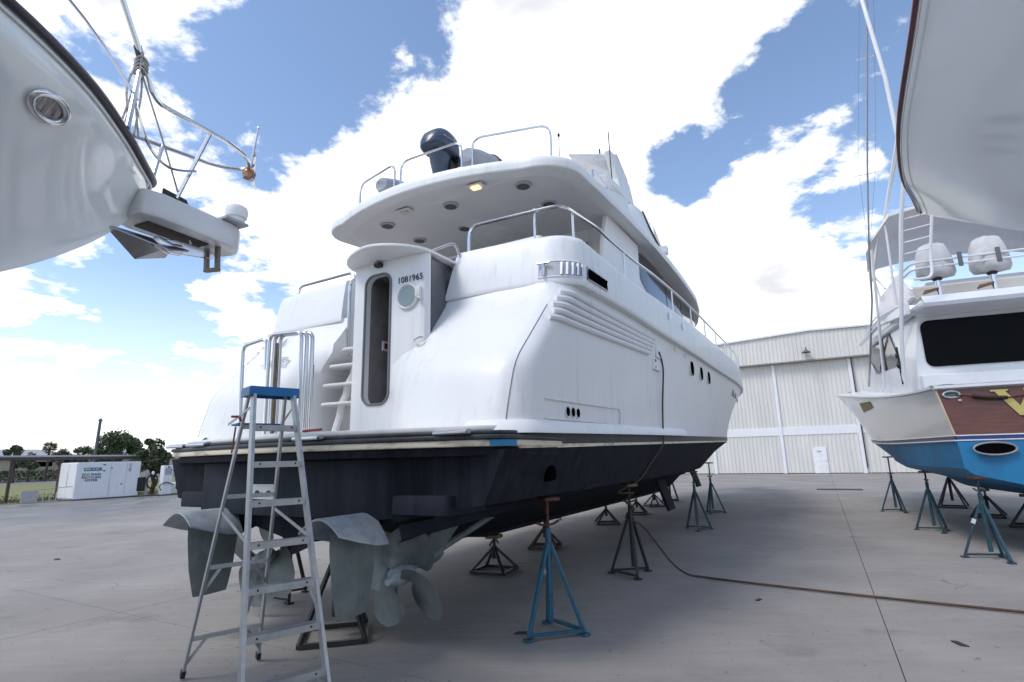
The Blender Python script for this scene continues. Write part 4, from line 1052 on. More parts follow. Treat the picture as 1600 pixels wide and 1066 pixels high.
# stowed boarding-ladder hoops on the platform
hb = MB().tube(fillet([(.10, 1.02, 2.20), (.12, 1.10, 3.12), (.14, .70, 3.17), (.14, .68, 2.8)], .09, 6), .024, 10); hb.build('ladder_hoop', steel, yacht)
for dx, dy in ((.0, .0), (.045, .035), (.09, .07)):
    MB().tube(fillet([(.12 + dx, .60 - dy, 2.05), (.13 + dx, .64 - dy, 3.20), (.13 + dx, .10 - dy, 3.17), (.12 + dx, .06 - dy, 2.1)], .10, 6), .022, 10).build('ladder_hoop', steel, yacht)
MB().bar((.17, .535, 2.06), (.17, .56, 3.1), .022, .02).build('ladder_board', wood_b, yacht, 0)
MB().bar((.24, .02, 2.1), (.24, .02, 2.8), .018, .018).build('ladder_board', wood_b, yacht, 0)
MB().tube([(.1, -.05, 2.07), (.1, -.32, 2.075)], .014).build('red_strap', mat('red_strap', (.32, .05, .05), .7), yacht)
# blue masking tape on the boot line
MB().grid([[Vector((.42 - .386 * cos(a), -2.09 - .386 * sin(a), z)) for a in [radians(38 + 5 * i) for i in range(9)]] for z in (1.85, 1.903)]).build('masking_tape', mat('blue_tape', (.02, .22, .45), .6), yacht, 0)
# ------------------------------------------------------------------ tender on the boat deck
tdz = 5.62
td = thing('tender', 'grey inflatable tender with dark blue outboard carried on the boat deck', 'dinghy', y2w((2.80, .0, tdz)), RZ); td.scale = (1.2, 1.2, 1.05)
tube_m = mat('grey_hypalon', (.34, .36, .40), .55, var=.06, scale=4)
tube_d = mat('dark_hypalon', (.05, .055, .07), .55, var=.1)
for sd in (-1, 1):
    y = sd * .68
    pth = [(-.62, y, .40), (-.45, y, .40), (-.2, y, .40), (1.0, y, .42), (2.2, y * .98, .48), (2.9, y * .6, .58), (3.2, 0, .62)]
    MB().tube(pth, [.10, .17, .225, .235, .235, .22, .2], 18).build('tube', tube_m, td)
    for dx in (.0, .07): MB().tube([(-.2 + dx, y + .232 * cos(2 * pi * k / 20), .40 + .232 * sin(2 * pi * k / 20)) for k in range(20)], .012, 5, closed=True).build('tube_band', tube_d, td)
    MB().tube([(-.1, y + sd * .235, .42), (2.2, y + sd * .235, .5)], .025, 6).build('rub_strake', tube_d, td)
    MB().tube(fillet([(.25, y, .62), (.3, y, .70), (.5, y, .70), (.55, y, .62)], .05), .015, 6).build('grab_handle', tube_d, td)
MB().prism([(-.18, -.5, .1), (-.18, .5, .1), (-.18, .5, .62), (-.18, .2, .55), (-.18, -.2, .55), (-.18, -.5, .62)], (.05, 0, 0)).build('transom_board', gel2, td, 0)
MB().bar((-.2, -.42, .2), (-.1, -.30, .75), .02, .1).build('strap', mat('yellow_strap', (.55, .33, .08), .7), td, 0)
MB().bar((-.2, .42, .1), (-.15, .36, .5), .02, .06).build('strap', mat('yellow_strap', (.55, .33, .08), .7), td, 0)
MB().grid([[Vector((x, y, z)) for y, z in ((-.5, .2), (-.25, .08), (0, .02), (.25, .08), (.5, .2))] for x in (-.15, 1, 2.2)]).build('rigid_floor', gel2, td)
ob = MB()
navy = mat('outboard_navy', (.035, .055, .095), .34, coat=.2, var=.1)
secs = []
for z, xa, xb, w in ((.86, -.50, .02, .17), (.90, -.54, .06, .20), (1.0, -.53, .05, .205), (1.12, -.48, .02, .19), (1.20, -.40, -.02, .15), (1.235, -.30, -.08, .08)):
    n = 20; cxx = (xa + xb) / 2; rx = (xb - xa) / 2
    secs.append([Vector((cxx + rx * abs(cos(2 * pi * k / n)) ** .7 * (1 if cos(2 * pi * k / n) > 0 else -1), w * abs(sin(2 * pi * k / n)) ** .7 * (1 if sin(2 * pi * k / n) > 0 else -1), z)) for k in range(n)])
cw = ob.grid(secs, wrap=True, capends=True).build('outboard_cowl', navy, td, 50)
MB().tube([(-.42, .193, 1.02), (-.25, .204, 1.03), (-.08, .193, 1.04)], .008, 5).tube([(-.42, -.193, 1.02), (-.25, -.204, 1.03), (-.08, -.193, 1.04)], .008, 5).build('cowl_stripe', mat('pale_stripe', (.35, .38, .42), .4), cw)
leg = MB()
for_ = [(.86, -.44, -.04, .13), (.70, -.42, -.06, .11), (.5, -.36, -.1, .085), (.25, -.34, -.12, .06), (.02, -.34, -.12, .045)]
leg.grid([[Vector(((xa + xb) / 2 + (xb - xa) / 2 * cos(2 * pi * k / 14), w * sin(2 * pi * k / 14), z)) for k in range(14)] for z, xa, xb, w in for_], wrap=True, capends=True)
leg.build('outboard_leg', navy, td, 50)
MB().box((-.1, 0, .62), (.16, .26, .3)).box((-.02, -.02, .82), (.12, .34, .1)).tube([(0, -.12, .9), (.1, -.28, .88), (.05, -.34, .80)], .02, 6).build('outboard_bracket', black, td, 0, .015)

# ------------------------------------------------------------------ jack stands
def hull_z(x, y):
    y = abs(y); c = yc(x)
    if y < c * .5: return zk(x) + (zk(x) * .47 + zch(x) * .53 - zk(x)) * y / (c * .5)
    m = zk(x) * .47 + zch(x) * .53
    return m + (zch(x) - m) * min(1, (y - c * .5) / (c * .5))
def tall_stand(wx, wy, top, label, m, rot, group, head=orange, tilt=(0, 0), mark=False):
    t = thing('jack_stand', label, 'boat stand', (wx, wy, 0), rot, group)
    ap = min(.86, top - .38); feet = [Vector((.34 * cos(a), .34 * sin(a), .03)) for a in (0.2, 2.25, 4.15)]
    c = Vector((0, 0, ap))
    for f in feet:
        MB().bar(f, c + (f - Vector((0, 0, f.z))) * .07, .038, .038).build('leg', m, t, 0, .004)
        MB().box(f - Vector((0, 0, .015)), (.09, .09, .02)).build('foot', m, t, 0, .003)
    for i, j in ((0, 1), (1, 2)):
        MB().bar(feet[i] + Vector((0, 0, .02)), feet[j] + Vector((0, 0, .02)), .035, .03).build('base_bar', m, t, 0, .003)
    MB().tube([(0, 0, .12), (0, 0, ap + .16)], .032, 12).build('centre_pipe', m, t)
    MB().tube([(0, 0, ap + .1), (tilt[0], tilt[1], top - .03)], .019, 10).build('screw', head, t)
    MB().tube(fillet([(-.15, 0, ap + .22), (-.07, .0, ap + .19), (.07, 0, ap + .19), (.15, 0, ap + .22)], .04), .014, 6).build('handle', head, t)
    MB().box((tilt[0], tilt[1], top - .02), (.2, .2, .035)).build('pad', wood_b if not mark else orange, t, 0, .006)
    if mark: MB().bar(feet[2] * .38 + c * .62 + Vector((.0, -.03, 0)), feet[2] * .30 + c * .70 + Vector((0, -.03, 0)), .055, .055).build('sticker', mat('sticker_white', (.7, .7, .7), .5), t, 0)
def keel_stand(wx, wy, top, label, m, rot, group, b=.28):
    t = thing('keel_stand', label, 'boat stand', (wx, wy, 0), rot, group)
    cs = [Vector((sx * b, sy * b, .03)) for sx, sy in ((-1, -1), (1, -1), (1, 1), (-1, 1))]; ap = top - .20
    for i in range(4):
        MB().bar(cs[i], Vector((cs[i].x * .07, cs[i].y * .07, ap)), .04, .04).build('leg', m, t, 0, .004)
        MB().bar(cs[i], cs[(i + 1) % 4], .045, .045).build('base_bar', m, t, 0, .003)
    MB().tube([(0, 0, .2), (0, 0, ap + .03)], .04, 10).build('centre_pipe', m, t)
    MB().tube([(0, 0, ap), (0, 0, top - .05)], .026, 10).build('screw', m, t)
    MB().tube(fillet([(-.15, 0, ap + .05), (-.10, 0, ap + .10), (.10, 0, ap + .10), (.15, 0, ap + .05)], .04), .016, 6).build('handle', m, t)
    MB().box((0, 0, top - .03), (.24, .2, .055)).build('block', wood_b, t, 0, .005)
def loc_y(wx, wy):
    d = Vector((wx, wy, 0)) - YO; return d.dot(FWD), -d.dot(STB)
G1 = 'stands under the main yacht'
for wx, wy, label, m, rot, hd, mk in (
    (.33, 5.98, 'bright blue tripod stand with orange screw, nearest under the yacht', paint_blue, 3.75, orange, True),
    (1.74, 8.62, 'tall black stand amid the yacht with the hose wrapped round its pipe', paint_black, .5, paint_black, False),
    (4.24, 13.3, 'teal stand under the yacht forward of the hanging hose', paint_teal, 4.2, paint_teal, False),
    (5.86, 16.8, 'far teal stand below the yacht bow, nearest the hangar', paint_teal, 3.9, paint_teal, False),
    (-3.05, 7.7, 'black stand behind the propellers on the far side of the stern', paint_black, 1.0, paint_black, False),
    (1.1, 16.2, 'pale blue stand far under the opposite side of the yacht', paint_blue, 1.0, paint_blue, False)):
    x, y = loc_y(wx, wy); tall_stand(wx, wy, hull_z(x, y) - .01, label, m, rot, G1, hd, mark=mk)
for wx, wy, label, m, rot in (
    (-.36, 9.08, 'square black keel stand closest behind the blue stand', paint_black, RZ + .1),
    (.56, 11.25, 'rusty low keel stand on a wide base under the yacht', paint_rusty, RZ + .3),
    (2.36, 14.8, 'dark keel stand midway along the yacht', paint_black, RZ + .5),
    (3.63, 16.95, 'dark keel stand partly behind the hose stand', paint_black, RZ + .2),
    (4.75, 19.3, 'small keel stand topped by a wooden block', paint_black, RZ + .7),
    (5.9, 21.45, 'most distant keel stand under the yacht forefoot', paint_black, RZ + .2)):
    x, y = loc_y(wx, wy); keel_stand(wx, wy, hull_z(x, 0) - .06, label, m, rot, G1)
keel_stand(-1.88, 6.02, 1.0, 'black square stand behind the step ladder below the rudders', paint_black, RZ + .75, G1, .31)

# ------------------------------------------------------------------ step ladder
ld = thing('step_ladder', 'aluminium step ladder with blue top standing behind the yacht', 'ladder', (-2.071, 4.611, 0), .735)
TLf, TRf = Vector((-.158, -.06, 2.34)), Vector((.158, -.06, 2.34))
FL, FR = Vector((-.303, -.786, .02)), Vector((.303, -.786, .02))
RL, RR = Vector((-.301, .781, .02)), Vector((.301, .781, .02))
QL, QR = Vector((-.150, .09, 2.33)), Vector((.150, .09, 2.33))
for a, b in ((TLf, FL), (TRf, FR)):
    o = MB().bar(a, b, .026, .075, up=(0, 1, 0)).build('front_rail', alu, ld, 0, .003)
    MB().bar(b + (a - b) * .004, b + (a - b) * .03, .045, .09, up=(0, 1, 0)).build('foot', black, ld, 0, .004)
for a, b in ((QL, RL), (QR, RR)):
    MB().bar(a, b, .022, .045, up=(0, 1, 0)).build('rear_rail', alu, ld, 0, .003)
    MB().bar(b, b + (a - b) * .025, .035, .055, up=(0, 1, 0)).build('foot', black, ld, 0, .004)
for k in range(1, 8):
    f = k / 8; a = FL + (TLf - FL) * f; b = FR + (TRf - FR) * f
    s_ = MB().box((a + b) / 2 + Vector((0, .005, 0)), ((b - a).length - .02, .085, .008)).box((a + b) / 2 + Vector((0, -.035, -.02)), ((b - a).length - .02, .006, .045)).box((a + b) / 2 + Vector((0, .045, -.02)), ((b - a).length - .02, .006, .045))
    s_ = s_.build('step', alu, ld, 0)
    for u in (.15, .85):
        MB().ell(a + (b - a) * u + Vector((0, -.04, -.015)), (.008, .004, .008), 6, 4).build('rivet', black, s_)
    if k in (1, 3):
        MB().bar(a + (b - a) * .12 + Vector((0, 0, -.02)), FL + (TLf - FL) * (f - .09), .006, .025).build('step_brace', alu, ld, 0)
        MB().bar(a + (b - a) * .88 + Vector((0, 0, -.02)), FR + (TRf - FR) * (f - .09), .006, .025).build('step_brace', alu, ld, 0)
for k in (1, 3, 5, 7):
    f = (k + .05) / 8; a = RL + (QL - RL) * f; b = RR + (QR - RR) * f
    MB().bar(a, b, .02, .035).build('rear_bar', alu, ld, 0, .003)
    if k in (1, 3):
        MB().bar(a + (b - a) * .22, RL + (QL - RL) * (f - .09), .006, .025).build('rear_brace', alu, ld, 0); MB().bar(a + (b - a) * .78, RR + (QR - RR) * (f - .09), .006, .025).build('rear_brace', alu, ld, 0)
for sgn, a0, a1, b0, b1 in ((-1, FL, TLf, RL, QL), (1, FR, TRf, RR, QR)):
    MB().bar(a0 + (a1 - a0) * .5, b0 + (b1 - b0) * .58, .006, .028).build('spreader', alu, ld, 0)
bl = mat('blue_ladder_top', (.012, .16, .40), .45, var=.1, scale=8)
tp = MB().box((0, .015, 2.365), (.40, .24, .022)).span(-.2, .2, -.108, -.098, 2.30, 2.36).span(-.2, .2, .128, .138, 2.30, 2.36).span(-.205, -.195, -.1, .13, 2.295, 2.36).span(.195, .205, -.1, .13, 2.295, 2.36).build('ladder_top', bl, ld, 0, .004)
for x, w in ((-.08, .07), (.1, .07)): MB().span(x - w / 2, x + w / 2, -.04, .03, 2.3765, 2.379).build('tool_slot', black, tp, 0)
text('lettering', 'XXX', .03, mat('pale_print', (.45, .6, .75), .5), tp, frame((0, -.1085, 2.335), (1, 0, 0), (0, 0, 1)), .0005) if False else None
MB().span(-.19, .17, .20, .40, 2.075, 2.092).build('pail_shelf', bl, ld, 0, .004)
MB().bar((-.20, .22, 2.06), (-.21, .24, 1.84), .008, .012).tube([(-.25, .18, 2.14), (-.20, .14, 2.14), (-.19, .12, 2.1)], .011, 6).build('red_clamp', mat('red_strap', (.32, .05, .05)), ld, 0)
MB().bar((-.17, -.02, 2.2), (-.24, .30, 2.08), .006, .02).bar((.17, -.02, 2.2), (.2, .30, 2.08), .006, .02).build('shelf_arm', alu, ld, 0)

# ------------------------------------------------------------------ hose from the hull side over the yard
def hl(x, z, d=.03):
    q = (z - zb(x)) / (zf(x) - zb(x)); return y2w((x, -(yhull(x, q) + d), z))
hp_ = [hl(5.15, 3.42), hl(5.32, 3.3), hl(5.36, 3.1, .05), hl(5.36, 2.6, .04), hl(5.33, 2.1, .04), hl(5.2, 1.88, .05), y2w((5.0, -2.34, 1.6)), y2w((4.7, -2.22, 1.36)), y2w((4.3, -2.0, 1.2))]
sx, sy = 1.74, 8.62
for k in range(12): hp_.append(Vector((sx + .06 * cos(k * .9), sy + .06 * sin(k * .9), 1.18 - k * .035)))
hp_ += [Vector((1.9, 8.55, .70)), Vector((2.08, 8.48, .45)), Vector((2.26, 8.42, .2)), Vector((2.45, 8.35, .05)), Vector((2.7, 8.2, .025)), Vector((3.05, 7.9, .025)), Vector((3.5, 7.55, .025)), Vector((4.1, 7.1, .025)), Vector((4.7, 6.68, .025)), Vector((5.3, 6.28, .025)), Vector((6.2, 5.7, .025)), Vector((8.5, 4.6, .025))]
def catmull(p, n=6):
    o = []
    for i in range(len(p) - 1):
        a, b, c, d = p[max(i - 1, 0)], p[i], p[i + 1], p[min(i + 2, len(p) - 1)]
        for k in range(n):
            t = k / n; o.append(.5 * ((2 * b) + (c - a) * t + (2 * a - 5 * b + 4 * c - d) * t * t + (3 * b - a - 3 * c + d) * t ** 3))
    return o + [p[-1]]
hs = MB().tube(catmull(hp_), .0145, 8).build('water_hose', mat('hose_brown', (.022, .016, .014), .6, col2=(.07, .034, .014), scale=7, lo=.45, hi=.66), None)
tag(hs, 'long brown hose hanging down the yacht side and snaking over the concrete', 'hose')
# small debris on the concrete
deb = mat('debris', (.05, .045, .04), .9, var=.3)
for i, (x, y, s, lab) in enumerate(((.05, 6.0, .10, 'dark flat scrap on the concrete left of the bright blue stand'), (2.9, 7.05, .06, 'dark chip below the hose at middle right'), (4.0, 5.4, .08, 'thin twig near the lower right corner'), (-9.0, 11.2, .12, 'dark scrap on the concrete at middle left'))):
    o = MB().prism([(-s, -s * .3, 0), (s * .8, -s * .4, 0), (s, s * .2, 0), (-s * .6, s * .4, 0)], (0, 0, .008)).build('debris', deb, None, 0); o.location = (x, y, .002); o.rotation_euler = (0, 0, i * .8); tag(o, lab, 'debris')
# ------------------------------------------------------------------ sportfishing boat on the right
H2 = radians(21); F2 = Vector((sin(H2), cos(H2), 0)); S2 = Vector((cos(H2), -sin(H2), 0)); O2 = Vector((9.63, 8.43, 0))
sf = thing('sportfishing_boat', 'white and cream sportfishing boat with teak transom and blue bottom on stands', 'fishing boat', O2, pi / 2 - H2)
def f2w(p): return O2 + F2 * p[0] - S2 * p[1] + Vector((0, 0, p[2]))
blue_af = mat('blue_antifouling', (.008, .18, .38), .5, col2=(.010, .11, .25), scale=2.0, stretch=(1, 1, .6), lo=.3, hi=.6, bump=.06)
teak = mat('varnished_teak', (.15, .042, .020), .3, coat=.25, col2=(.075, .019, .010), scale=3.0, stretch=(1, .8, 9), lo=.3, hi=.7)
creamh = mat('cream_hull', (.60, .575, .53), .2, coat=.7, var=.03, scale=.8)
gold = mat('gold_leaf', (.55, .42, .14), .35, metal=.6, var=.06, scale=20)
navy_s = mat('navy_stripe', (.01, .03, .16), .3, var=.05)
bluw = mat('bluish_white', (.72, .73, .76), .3, coat=.4, var=.03)
def t2(x, xs, xe, p): return 1 - max(0., (min(x, xe) - xs) / (xe - xs)) ** p
LV = {  # name: (xe, y0, xs, p, z(x))
    'keel': (11.3, 0.0, 0, 1, lambda x: .72 + 1.0 * smoothstep(6.5, 11.6, x) ** 1.5),
    'chine': (11.6, 2.20, 1.5, 1.9, lambda x: 1.30 + .55 * smoothstep(4, 11.6, x)),
    'chine2': (11.7, 2.28, 1.5, 2.0, lambda x: 1.40 + .50 * smoothstep(4, 11.7, x)),
    'boot': (12.7, 2.34, 3.0, 2.4, lambda x: 1.86 + .20 * smoothstep(3, 12.7, x)),
    'stripe': (12.8, 2.36, 3.0, 2.4, lambda x: 1.94 + .20 * smoothstep(3, 12.8, x)),
    'mid': (13.3, 2.42, 4.6, 2.5, lambda x: 2.34 + .62 * smoothstep(1, 13.3, x)),
    'sheer': (14.3, 2.48, 7.0, 2.6, lambda x: 2.74 + .95 * smoothstep(0, 13.5, x)),
}
def lrow(nm, sd, d=0.0, n=36, x0=None):
    xe, y0, xs, p, z = LV[nm]; o = []
    xr = {'keel': .0, 'chine': .0, 'chine2': .01, 'boot': .04, 'stripe': .05, 'mid': .10, 'sheer': .16}[nm] if x0 is None else x0
    for k in range(n + 1):
        t = k / n; t = 1 - (1 - t) ** 1.3; x = xr + (xe - xr) * t; o.append(Vector((x, sd * (max(0., y0 * t2(x, xs, xe, p)) + d * (t < 1)), z(x))))
    return o
for sd in (-1, 1):
    MB().grid([lrow('keel', sd), lrow('chine', sd), lrow('chine2', sd, .03), lrow('chine2', sd), lrow('boot', sd)]).build('hull_bottom', blue_af, sf, 30)
    MB().grid([lrow('boot', sd), lrow('boot', sd, .012), lrow('stripe', sd, .012), lrow('stripe', sd)]).build('boot_stripe', mat('dull_mauve_stripe', (.22, .20, .26), .4), sf, 30)
    MB().grid([lrow('stripe', sd), lrow('mid', sd), lrow('sheer', sd)]).build('topsides', creamh, sf, 60)
    MB().tube(lrow('boot', sd, .012), .014, 5).tube(lrow('stripe', sd, .012), .010, 5).build('pinstripe', clad_w, sf)
    MB().grid([lrow('sheer', sd, -.01), [p + Vector((0, sd * .06, .015)) for p in lrow('sheer', sd)], [p + Vector((0, sd * .06, .05)) for p in lrow('sheer', sd)], [p + Vector((0, -sd * .12, .085)) for p in lrow('sheer', sd)], [p + Vector((0, -sd * .30 * (p.x < 13.5), .085)) for p in lrow('sheer', sd)]]).build('rub_rail', bluw, sf, 40)
# transom pieces
def trow(nm, y): return Vector((-.10 * (1 - (y / 2.4) ** 2) + {'chine': .0, 'boot': .04, 'stripe': .05, 'sheer': .16}[nm], y, LV[nm][4](0)))
ys = [-1 + 2 * i / 16 for i in range(17)]
b = MB().grid([[Vector((-.06 * (1 - u * u), 2.2 * u, 1.30 - .58 * (1 - abs(u)))) for u in ys], [Vector((-.08 * (1 - u * u) + .008, 2.31 * u, 1.40)) for u in ys], [trow('boot', 2.34 * u) for u in ys]]); b.build('transom_bottom', blue_af, sf, 40)
b = MB().grid([[trow('boot', 2.34 * u) + Vector((-.004, 0, 0)) for u in ys], [trow('stripe', 2.36 * u) + Vector((-.004, 0, 0)) for u in ys]]); b.build('transom_stripe', navy_s, sf, 40)
b = MB().grid([[trow('stripe', 2.36 * u) for u in ys], [trow('sheer', 2.48 * u) for u in ys]]); b.build('transom', teak, sf, 40)
for nm in ('boot', 'stripe'): MB().tube([trow(nm, LV[nm][1] * u) + Vector((-.006, 0, 0)) for u in ys], .011, 5).build('pinstripe', clad_w, sf)
for sd in (-1, 1): MB().tube([trow('stripe', 2.35 * sd) + Vector((-.006, 0, 0)), trow('sheer', 2.47 * sd) + Vector((-.006, 0, 0))], .014, 5).build('gold_edge', mat('pale_gold', (.62, .50, .34), .4), sf)
MB().grid([[trow('sheer', 2.5 * u) + Vector((dx, 0, dz)) for u in ys] for dx, dz in ((0, -.01), (-.06, .015), (-.06, .05), (.05, .085), (.4, .085))]).build('covering_board', bluw, sf, 40)
def tpt(y, z, d=0.): 
    f = (z - 1.94) / .8; a = trow('stripe', y); c = trow('sheer', y); p = a + (c - a) * f; return Vector((p.x - d, y, z))
# hawse, lamp, cable, exhaust
def oval(c, ay, az, r, m, nm, par, n=24, ax=(-1, 0, 0)):
    return MB().tube([Vector(c) + Vector((0, ay * cos(2 * pi * k / n), az * sin(2 * pi * k / n))) for k in range(n)], r, 8, closed=True).build(nm, m, par)
hw = oval(tpt(2.27, 2.64, .015), .115, .055, .02, steel, 'hawse_pipe', sf)
MB().prism([tpt(2.27 + .1 * cos(2 * pi * k / 16), 2.64 + .045 * sin(2 * pi * k / 16), .006) for k in range(16)], (-.004, 0, 0)).build('hawse_hole', mat('grille_grey', (.2, .2, .2)), sf, 0)
MB().ell(tpt(2.17, 2.53, .02), (.02, .03, .022), 10, 6).build('transom_lamp', mat('pink_lamp', (.6, .42, .38), .3), sf)
MB().tube(catmull([tpt(2.22, 2.63, .03), tpt(2.1, 2.61, .05), tpt(1.95, 2.58, .06), tpt(1.6, 2.54, .06), tpt(1.4, 2.55, .06), tpt(1.1, 2.58, .05)]), .012, 6).tube(catmull([tpt(2.0, 2.595, .055), tpt(1.8, 2.555, .062), tpt(1.55, 2.54, .06)]), .03, 8).build('shore_cable', black, sf)
for sd in (-1, 1):
    e = Vector((-.075, sd * 1.89, 1.715)); lw_ = .285
    MB().prism([e + Vector((.01, lw_ * .93 * cos(2 * pi * k / 28), .088 * sin(2 * pi * k / 28))) for k in range(28)], (-.02, 0, 0)).build('exhaust_hole', void, sf, 0)
    oval(e + Vector((-.01, 0, -.0)), lw_, .10, .016, mat('dull_steel', (.35, .35, .34), .4, metal=.5), 'exhaust_ring', sf, 30)
    MB().lathe([(.02, 0), (.06, 0), (.055, .02), (.02, .02)], 14, (-.10, sd * 1.37, 1.68), (-1, 0, 0)).build('through_hull', mat('dull_steel', (.35, .35, .34)), sf)
# gold initial with a dark drop shadow
def initial(dx, dz, d, m, nm):
    Y = lambda u: 1.74 - u * .66 + dx
    Z = lambda v: 2.24 + v * .44 + dz
    p = [(0, 1), (.36, 1), (.36, .94), (.30, .94), (.52, .36), (.74, .94), (.66, .94), (.66, 1), (1.0, 1), (1.0, .94), (.92, .94), (.54, 0), (.46, 0), (.08, .94), (0, .94)]
    MB().prism([tpt(Y(u), Z(v), d) for u, v in p], (-.006, 0, 0)).build(nm, m, sf, 0)
initial(0, 0, .014, gold, 'gold_initial'); initial(-.02, -.025, .006, black, 'initial_shadow')
# port light on the topsides
xs_ = (9.3, 10.6)
def hs2(x, z, d):
    a = LV['mid']; c = LV['sheer']; ya = a[1] * t2(x, a[2], a[0], a[3]); yc_ = c[1] * t2(x, c[2], c[0], c[3]); za, zc_ = a[4](x), c[4](x); f = (z - za) / (zc_ - za); return Vector((x, ya + (yc_ - ya) * f + d, z))
MB().prism([hs2(4.6, 2.76, .01), hs2(5.7, 2.72, .01), hs2(5.9, 2.98, .01), hs2(4.8, 2.93, .01)], (0, .012, 0)).build('hull_vent', mat('mustard', (.22, .15, .03), .5), sf, 0)
MB().box(hs2(7.2, 3.4, -.1), (.16, .04, .06)).build('cleat', steel, sf, 0, .01)
# decks and house
MB().add([Vector((.3, -2.2, 2.5)), Vector((.3, 2.2, 2.5)), Vector((6.5, 2.2, 2.5)), Vector((6.5, -2.2, 2.5))], [(0, 1, 2, 3)]).build('cockpit_sole', bluw, sf, 0)
fd = []
for x in (2.6, 4, 6, 8, 10, 11.5, 13, 14.2):
    c = LV['sheer']; y = max(0.02, c[1] * t2(x, c[2], c[0], c[3]) - .1); z = c[4](x) + .07; fd.append([Vector((x, u * y, z + .14 * (1 - u * u))) for u in (-1, -.6, -.2, .2, .6, 1)])
MB().grid(fd).build('foredeck', bluw, sf, 60)
hx = 2.45
def hsec(x, zt, w, zb_=2.75): return [Vector((x, s_ * w * u, zb_ + (zt - zb_) * v)) for s_, u, v in ((-1, 1.0, 0), (-1, .97, .5), (-1, .90, .95), (-1, .84, 1), (1, .84, 1), (1, .90, .95), (1, .97, .5), (1, 1., 0))]
HW = ((2.45, 2.06, 4.62), (4.5, 2.06, 4.82), (6.6, 2.0, 4.82), (7.7, 1.92, 4.0), (8.5, 1.80, 3.5))
def house_y(x, z):
    w = interp([(a, b) for a, b, c in HW], x); zt = interp([(a, c) for a, b, c in HW], x); v = (z - 2.75) / (zt - 2.75)
    return w * interp(((0, 1.0), (.5, .97), (.95, .90), (1, .84)), v)
MB().grid([hsec(x, zt, w, 2.75) for x, w, zt in HW], capends=True).build('deckhouse', bluw, sf, 35)
aw = rrect(1.84, -1.84, 3.42, 4.42, .16)
MB().prism([(hx - .012, y, z) for y, z in aw], (-.02, 0, 0)).build('aft_window', glass_b, sf, 0)
MB().span(hx - .16, hx, -2.0, 2.0, 2.8, 3.25).build('bridge_step', bluw, sf, 0, .03)
for sd in (-1, 1):
    wp = [(3.5, 3.66), (4.0, 4.14), (4.5, 4.58), (5.4, 4.66), (6.35, 4.66), (6.8, 4.28), (7.35, 3.82), (5.4, 3.72)]
    MB().prism([Vector((x, sd * (house_y(x, z) + .012), z)) for x, z in wp], (0, sd * .015, 0)).build('side_window', glass, sf, 0)
    MB().bar(Vector((4.75, sd * (house_y(4.75, 3.7) + .03), 3.7)), Vector((5.3, sd * (house_y(5.3, 4.66) + .03), 4.66)), .03, .07).build('window_mullion', black, sf, 0)
    # brow sweeping forward below the bridge
    MB().prism([Vector((2.2, sd * 2.02, 4.54)), Vector((2.2, sd * 2.02, 4.82)), Vector((4.2, sd * 2.0, 5.0)), Vector((7.3, sd * 1.85, 4.90)), Vector((7.5, sd * 1.84, 4.80)), Vector((4.6, sd * 2.0, 4.80))], (0, sd * .10, 0)).build('bridge_brow', bluw, sf, 0, .02)
    # bridge side with handrails
    MB().prism([Vector((2.6, sd * 1.85, 5.0)), Vector((3.4, sd * 1.85, 5.75)), Vector((5.6, sd * 1.7, 5.75)), Vector((7.4, sd * 1.45, 4.6)), Vector((4.2, sd * 1.9, 4.8))], (0, -sd * .1, 0)).build('bridge_side', bluw, sf, 0, .02)
    MB().tube(fillet([(4.6, sd * 2.05, 4.98), (4.5, sd * 2.0, 5.14), (6.4, sd * 1.92, 5.08), (6.5, sd * 1.9, 4.92)], .1), .02, 6).build('brow_rail', steel_w, sf)
MB().span(1.75, 6.2, -1.95, 1.95, 4.58, 4.74).build('bridge_deck', bluw, sf, 0, .05)
MB().grid([[Vector((2.3, y, 4.50)), Vector((1.60, y, 4.55)), Vector((1.55, y, 4.62)), Vector((1.70, y, 4.79)), Vector((1.95, y, 4.79))] for y in (-1.95, 0, 1.95)]).build('bridge_lip', bluw, sf, 40)
MB().span(4.3, 4.9, -1.2, 1.0, 4.97, 5.75).build('helm_console', bluw, sf, 0, .06)
MB().span(2.9, 3.3, -1.75, 1.75, 4.97, 5.32).build('bridge_seat', creamh, sf, 0, .05)
# covered helm chairs: things of their own
cover = mat('white_canvas', (.60, .59, .59), .8, var=.06, scale=6, bump=.4, bscale=9)
for y, lab in ((1.50, 'helm chair shrouded in white canvas, left one on the sportfishing boat bridge'), (.57, 'helm chair shrouded in white canvas, right one under the overhanging bow')):
    p = f2w((2.05, y, 4.74)); ch = thing('helm_chair', lab, 'chair', p, pi / 2 - H2, 'covered helm chairs')
    secs = []
    for z, rx, ry in ((.50, .10, .16), (.52, .24, .29), (.62, .28, .34), (.8, .26, .33), (1.02, .22, .30), (1.18, .17, .24), (1.24, .08, .12)):
        secs.append([Vector((rx * cos(2 * pi * k / 28) * (1 + .05 * sin(9 * 2 * pi * k / 28 + z * 3)), ry * sin(2 * pi * k / 28) * (1 + .05 * sin(7 * 2 * pi * k / 28)), z + .02 * sin(5 * 2 * pi * k / 28))) for k in range(28)])
    MB().grid(secs, wrap=True, capends=True).build('canvas_cover', cover, ch, 60)
    MB().tube([(0, 0, 0), (0, 0, .54)], .045, 12).lathe([(.12, 0), (.12, .02), (.05, .03)], 14).build('pedestal', steel, ch)
    MB().lathe([(.07, .44), (.09, .46), (.09, .51), (.06, .52)], 12).build('collar', black, ch)
    MB().prism([(-.26, .34, .16), (-.02, -.02, .26), (.1, -.02, .26), (.0, .3, .16)], (0, 0, .035)).build('footrest', mat('bright_teak', (.24, .10, .045), .4, var=.2, scale=9), ch, 0)
